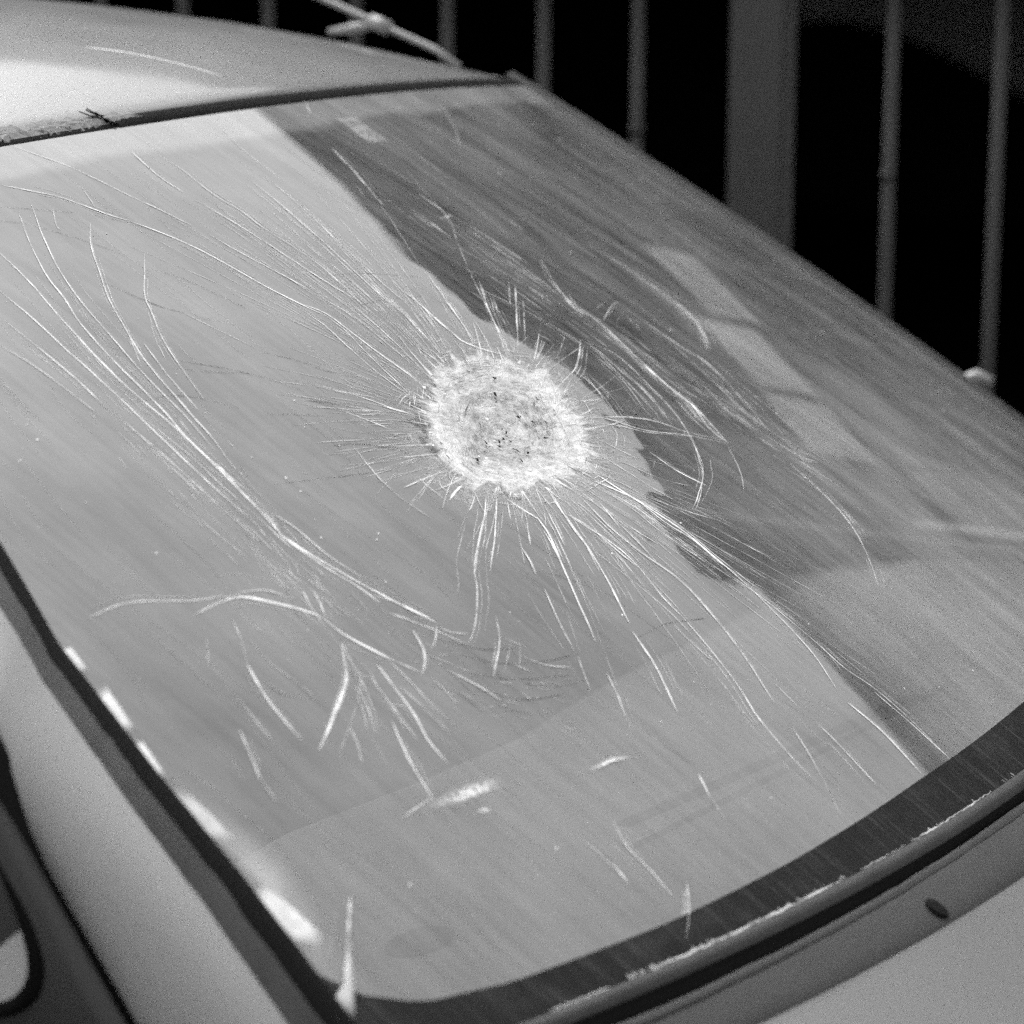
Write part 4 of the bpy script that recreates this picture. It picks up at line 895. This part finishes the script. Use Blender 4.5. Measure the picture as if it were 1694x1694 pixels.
# long pale streak on the roof
def roof_line(name, pts, wd, mat):
    vs, fs = [], []; n = 40
    for i in range(n):
        t = i/(n-1)*(len(pts)-1); k = min(int(t), len(pts)-2); t -= k
        u = pts[k][0]+(pts[k+1][0]-pts[k][0])*t; s = pts[k][1]+(pts[k+1][1]-pts[k][1])*t
        ww = wd*min(1, .2+min(i, n-1-i)*.15)*(1+.3*noise.noise(Vector((i*.6, 2, 2))))
        vs += [roof_pt(u, s-ww, .0028), roof_pt(u, s, .0032), roof_pt(u, s+ww, .0028)]
    for i in range(n-1): fs += [(3*i, 3*i+1, 3*i+4, 3*i+3), (3*i+1, 3*i+2, 3*i+5, 3*i+4)]
    mesh(name, vs, fs, mat, rf)
roof_line('roof_streak', ROOF_STREAK, .0016, M['streak_white'])

# ---- near pillar, its rubber, the gap and the door
def E(v): return base(lerp(UE, v), v)
def G(v):
    vv = max(v, .52); s = base(1, vv); z = s.z-.045; g_ = Vector((.715, -.03+(1.068-z)*.723, z))
    return g_ if v >= .52 else base(1, v)+(g_-s)
tv = [-.02+1.14*i/90 for i in range(91)]
def mixp(v, t, nrm=0.0): return E(v)+(G(v)-E(v))*t+normal(1, max(0, min(1, v)))*nrm
rag = lambda v: .012*noise.noise(Vector((v*40, 7, 2)))
loft('pillar_seal', [[mixp(v, 0, -.001) for v in tv], [mixp(v, .0, .003) for v in tv], [mixp(v, .07, .006) for v in tv], [mixp(v, .16, .007) for v in tv], [mixp(v, .27+rag(v), .0062) for v in tv]], M['rubber'], car)
rag2 = lambda v: .03*noise.noise(Vector((v*18, 7, 9)))+.02*noise.noise(Vector((v*70, 3, 9)))
loft('pillar_seal_edge', [[mixp(v, .17+rag2(v), .0072) for v in tv], [mixp(v, .23, .0074) for v in tv], [mixp(v, .30, .0070) for v in tv], [mixp(v, .335+rag2(v), .0066) for v in tv]], M['rubber_dusty'], car)
prof = [(.24, .0045), (.30, .0058), (.42, .0088), (.55, .0125), (.70, .0125), (.84, .0095), (.94, .004), (1.0, -.002), (1.02, -.02)]
loft('pillar', [[mixp(v, a, b) for v in tv] for a, b in prof], M['paint_dull'], car)['label'] = 'pale painted windscreen pillar nearest the camera'
loft('door_gap', [[mixp(v, 1.0, -.006) for v in tv], [mixp(v, 1.13, -.012) for v in tv]], M['black'], car)
door = empty('door', (.72, -.2, .6), car); door['label'] = 'dark door frame with rounded window corner'
def dp(o): o.parent = door; o.matrix_parent_inverse = Matrix.Translation((-.72, .2, -.6)); return o
loft_rows = [[mixp(v, 1.10, .000) for v in tv], [mixp(v, 1.16, .004) for v in tv], [mixp(v, 1.30, .005) for v in tv]]
rows = loft_rows+[[mixp(v, 1.30, .005)+Vector((.004, -.45*k/4, -.12*k/4)) for v in tv] for k in range(1, 5)]
dp(loft('door_frame', rows, M['door']))
# window: black seal ring and pale pane, plane x = .727
WIN = [(-.30, 1.20), (-.10, 1.17), (-.045, 1.09), (-.023, 1.043), (-.013, 1.022), (-.002, 1.001), (.004, .976), (-.004, .960), (-.020, .951), (-.040, .948), (-.30, .935)]
def ring(poly, off):
    ce = Vector((-.16, 1.05)); out = []
    n = len(poly)
    for i in range(n):
        a, b, c = Vector(poly[i-1]), Vector(poly[i]), Vector(poly[(i+1) % n]); t = (c-a).normalized(); nn = Vector((t.y, -t.x))
        if nn.dot(b-ce) < 0: nn = -nn
        out.append(b+nn*off)
    return out
def sm(poly, k=2):
    for _ in range(k):
        q = []
        for a, b in zip(poly, poly[1:]+poly[:1]):
            a, b = Vector(a), Vector(b); q += [a*.75+b*.25, a*.25+b*.75]
        poly = q
    return poly
wp = sm(WIN); XP = .738
r0, r1, r2 = ring(wp, -.001), ring(wp, .004), ring(wp, .0085); n = len(wp)
vs = [(XP, a.x, a.y) for a in r0]+[(XP+.004, a.x, a.y) for a in r1]+[(XP-.004, a.x, a.y) for a in r2]+[(XP-.03, a.x, a.y) for a in r2]
fs = [(j*n+i, j*n+(i+1) % n, (j+1)*n+(i+1) % n, (j+1)*n+i) for j in range(3) for i in range(n)]
dp(mesh('window_seal', vs, fs, M['rubber'], None, True))
t_ = NT('door_glass'); 
M['doorglass'] = t_.done(t_.bsdf(.42, .25, 0, .1, None, .6))
dp(mesh('door_window', [(XP-.001, a.x, a.y) for a in ring(wp, .001)], [tuple(range(n))], M['doorglass']))
dp(box('door_panel', (.66, -1.1, .25), (.735, .02, .90), M['door'], bev=.01))

# ---- far pillar
tf = [-.02+1.08*i/60 for i in range(61)]
def FE(v, a, h): 
    b = base(-1, v); return b+Vector((-a, -.2*a, 0))+normal(-1, max(0, min(1, v)))*h
loft('far_pillar_seal', [[FE(v, -.006, .0005) for v in tf], [FE(v, -.004, .0025) for v in tf], [FE(v, .004, .0035) for v in tf], [FE(v, .007, .002) for v in tf]], M['bead'], car)
loft('far_pillar', [[FE(v, .006, .001) for v in tf], [FE(v, .012, .0035) for v in tf], [FE(v, .022, .001) for v in tf], [FE(v, .045, -.03) for v in tf], [FE(v, .055, -.09) for v in tf]], M['bead'], car)
tube('pillar_clip', [(-.722, -.015, 1.041), (-.735, .000, 1.046), (-.742, .012, 1.040)], [.006, .008, .006], M['rod'], car)

# ---- foot of the glass: bead, gap, cowl, bonnet
tu = [-1.06+2.12*i/120 for i in range(121)]
def B(u, dy, dz): 
    uc = max(-1, min(1, u)); b = base(uc, 1); return b+Vector(((u-uc)*WB, dy, dz))
bt = lambda u: .0009*noise.noise(Vector((u*9, 1, 6)))+.0006*noise.noise(Vector((u*60, 1, 6)))
loft('foot_bead', [[B(u, -.003, .0005) for u in tu], [B(u, -.0015, .0016) for u in tu], [B(u, .003, .0012+bt(u)*.5) for u in tu], [B(u, .0055, -.0008+bt(u)) for u in tu], [B(u, .007, -.006) for u in tu]], M['bead'], car)
gapw = lambda u: .0004+.0065*max(0, min(1, (u-.36)/.42))*(1 if u < .85 else .8)+.0009*noise.noise(Vector((u*22, 4, 4)))
loft('foot_gap', [[B(u, .0075, -.004) for u in tu], [B(u, .010, -.016) for u in tu], [B(u, .009+gapw(u), -.017) for u in tu], [B(u, .012+gapw(u), -.010) for u in tu]], M['black'], car)
loft('cowl_lip', [[B(u, 0.0092+gapw(u), -.013) for u in tu], [B(u, 0.0102+gapw(u), -.0095+bt(u)) for u in tu], [B(u, 0.0132+gapw(u), -.0098) for u in tu], [B(u, 0.0152+gapw(u), -.0120) for u in tu]], M['cowl'], car)
cw = loft('cowl_panel', [[B(u, 0.0137+gapw(u)*.8, -.012) for u in tu], [B(u, .026, -.0150) for u in tu], [B(u, .036, -.0205) for u in tu], [B(u, .047, -.026) for u in tu], [B(u, .052, -.040) for u in tu]], M['cowl'], car)
cw['label'] = 'darker grey panel at the foot of the windscreen'
# oval hole in the cowl
hc = B(.478, .0365, -.0200); nn = Vector((0, .48, .88)).normalized(); ta = Vector((1, -.1, 0)); ta = (ta-nn*ta.dot(nn)).normalized(); tb = nn.cross(ta)
vs, fs = [], []
for j, (rr, hh) in enumerate(((1.0, .0002), (.95, .0016), (.9, .0018), (.2, .0016))):
    for k in range(24):
        a = 2*math.pi*k/24; vs.append(hc+ta*math.cos(a)*.0058*rr+tb*math.sin(a)*.0080*rr+nn*hh)
fs = [(j*24+k, j*24+(k+1) % 24, (j+1)*24+(k+1) % 24, (j+1)*24+k) for j in range(3) for k in range(24)]+[tuple(72+k for k in range(24))]
mesh('drain_hole', vs, fs, M['black'], cw, True)
rows = [[B(u, .0475, -.034) for u in tu], [B(u, .0485, -.0245) for u in tu], [B(u, .052, -.0228) for u in tu]]+[[B(u, .06+.09*k, -.0235-.010*k-.0012*k*k) for u in tu] for k in range(8)]
loft('bonnet', rows, M['paint_hood'], car)['label'] = 'pale bonnet behind the windscreen foot'

# ---- dashboard and dark cabin
DB = [(.62, -.10), (.45, -.145), (.28, -.150), (.16, -.128), (.01, -.108), (-.14, -.115), (-.4, -.100), (-.62, -.09)]
DB2 = sorted(DB); xs = [-.62+1.24*i/40 for i in range(41)]
def yb(x): return lerp(DB2, x)
def yf(x): return base(x/WB, 1).y-.02
rows = [[Vector((x, yb(x)-.01, .72)) for x in xs], [Vector((x, yb(x)-.022, .82)) for x in xs], [Vector((x, yb(x)-.016, .850)) for x in xs], [Vector((x, yb(x)-.006, .868)) for x in xs], [Vector((x, yb(x)+.012, .880)) for x in xs]]
rows += [[Vector((x, yb(x)+.012+(yf(x)-yb(x)-.012)*k/6, .880+.03*k/6)) for x in xs] for k in range(1, 7)]
da = loft('dashboard', rows, M['dash'], car); da['label'] = 'pale dashboard top seen through the glass'
def dz(x, y): return .880+.03*(y-yb(x)-.012)/(yf(x)-yb(x)-.012)
def slot(x0, y0, x1, y1, wd):
    a, b = [], []
    for k in range(13):
        t = k/12; x = x0+(x1-x0)*t; y = y0+(y1-y0)*t; a.append(Vector((x, y-wd, dz(x, y-wd)+.002))); b.append(Vector((x, y+wd, dz(x, y+wd)+.002)))
    loft('vent_slot', [a, b], M['vent'], da)
slot(.195, .073, -.170, .148, .006); slot(.24, .100, -.21, .163, .003)
vs = []
for k in range(28):
    a = 2*math.pi*k/28; x = .440+.030*math.cos(a)*.9; y = .058+.018*math.sin(a); vs.append((x, y, dz(x, y)+.002))
mesh('round_vent', vs, [tuple(range(28))], M['vent'], da)
vs = [(-.68, -1.7, .2), (.66, -1.7, .2), (.66, .26, .2), (-.68, .26, .2), (-.68, -1.7, .93), (.66, -1.7, .93), (.66, .26, .86), (-.68, .26, .86)]
mesh('cabin_tub', vs, [(0, 1, 2, 3), (0, 4, 5, 1), (2, 6, 7, 3), (0, 3, 7, 4), (1, 5, 6, 2)], M['cabin'], car)
for x in (.33, -.33):
    st = empty('seat', (x, -.55, .3), car)
    def sp2(o): o.parent = st; o.matrix_parent_inverse = Matrix.Translation((-x, .55, -.3)); return o
    sp2(box('cushion', (x-.22, -.75, .38), (x+.22, -.28, .50), M['seat'], bev=.04))
    sp2(box('backrest', (x-.21, -.95, .45), (x+.21, -.80, 1.0), M['seat'], bev=.05))
    sp2(box('headrest', (x-.12, -.96, 1.03), (x+.12, -.86, 1.18), M['seat'], bev=.035))
fd = [[Vector((-.50-.15*k/6, -.02-.37*(6-k)/6-1.1*j/8*(.75+.04*k), 1.27-.36*k/6)) for j in range(9)] for k in range(7)]
loft('far_side_glass', fd, M['sideglass'], car)
box('rear_panel', (-.62, -1.72, .93), (.62, -1.68, 1.36), M['cabin'], car)
# body below the windows (kept simple, out of frame)
box('side_panel', (-.74, -1.7, .22), (-.69, .9, .90), M['paint'], car, .01)
box('front_panel', (-.70, .88, .22), (.70, .93, .78), M['paint'], car, .01)
box('side_panel', (.69, .10, .22), (.735, .9, .86), M['paint'], car, .01)

# ---- aerial at the far edge of the roof
tube('aerial', [(-.58, -.72, 1.4245), (-.58, -.633, 1.393), (-.58, -.51, 1.349), (-.575, -.48, 1.334)], .0032, M['rod'], car)
tube('aerial_collar', [(-.58, -.582, 1.3745), (-.58, -.562, 1.3675)], .0075, M['rod'], car)
tube('aerial_bracket', [(-.58, -.575, 1.371), (-.575, -.60, 1.3665), (-.57, -.625, 1.363)], [.004, .006, .003], M['rod'], car)
for k in range(3):
    pass
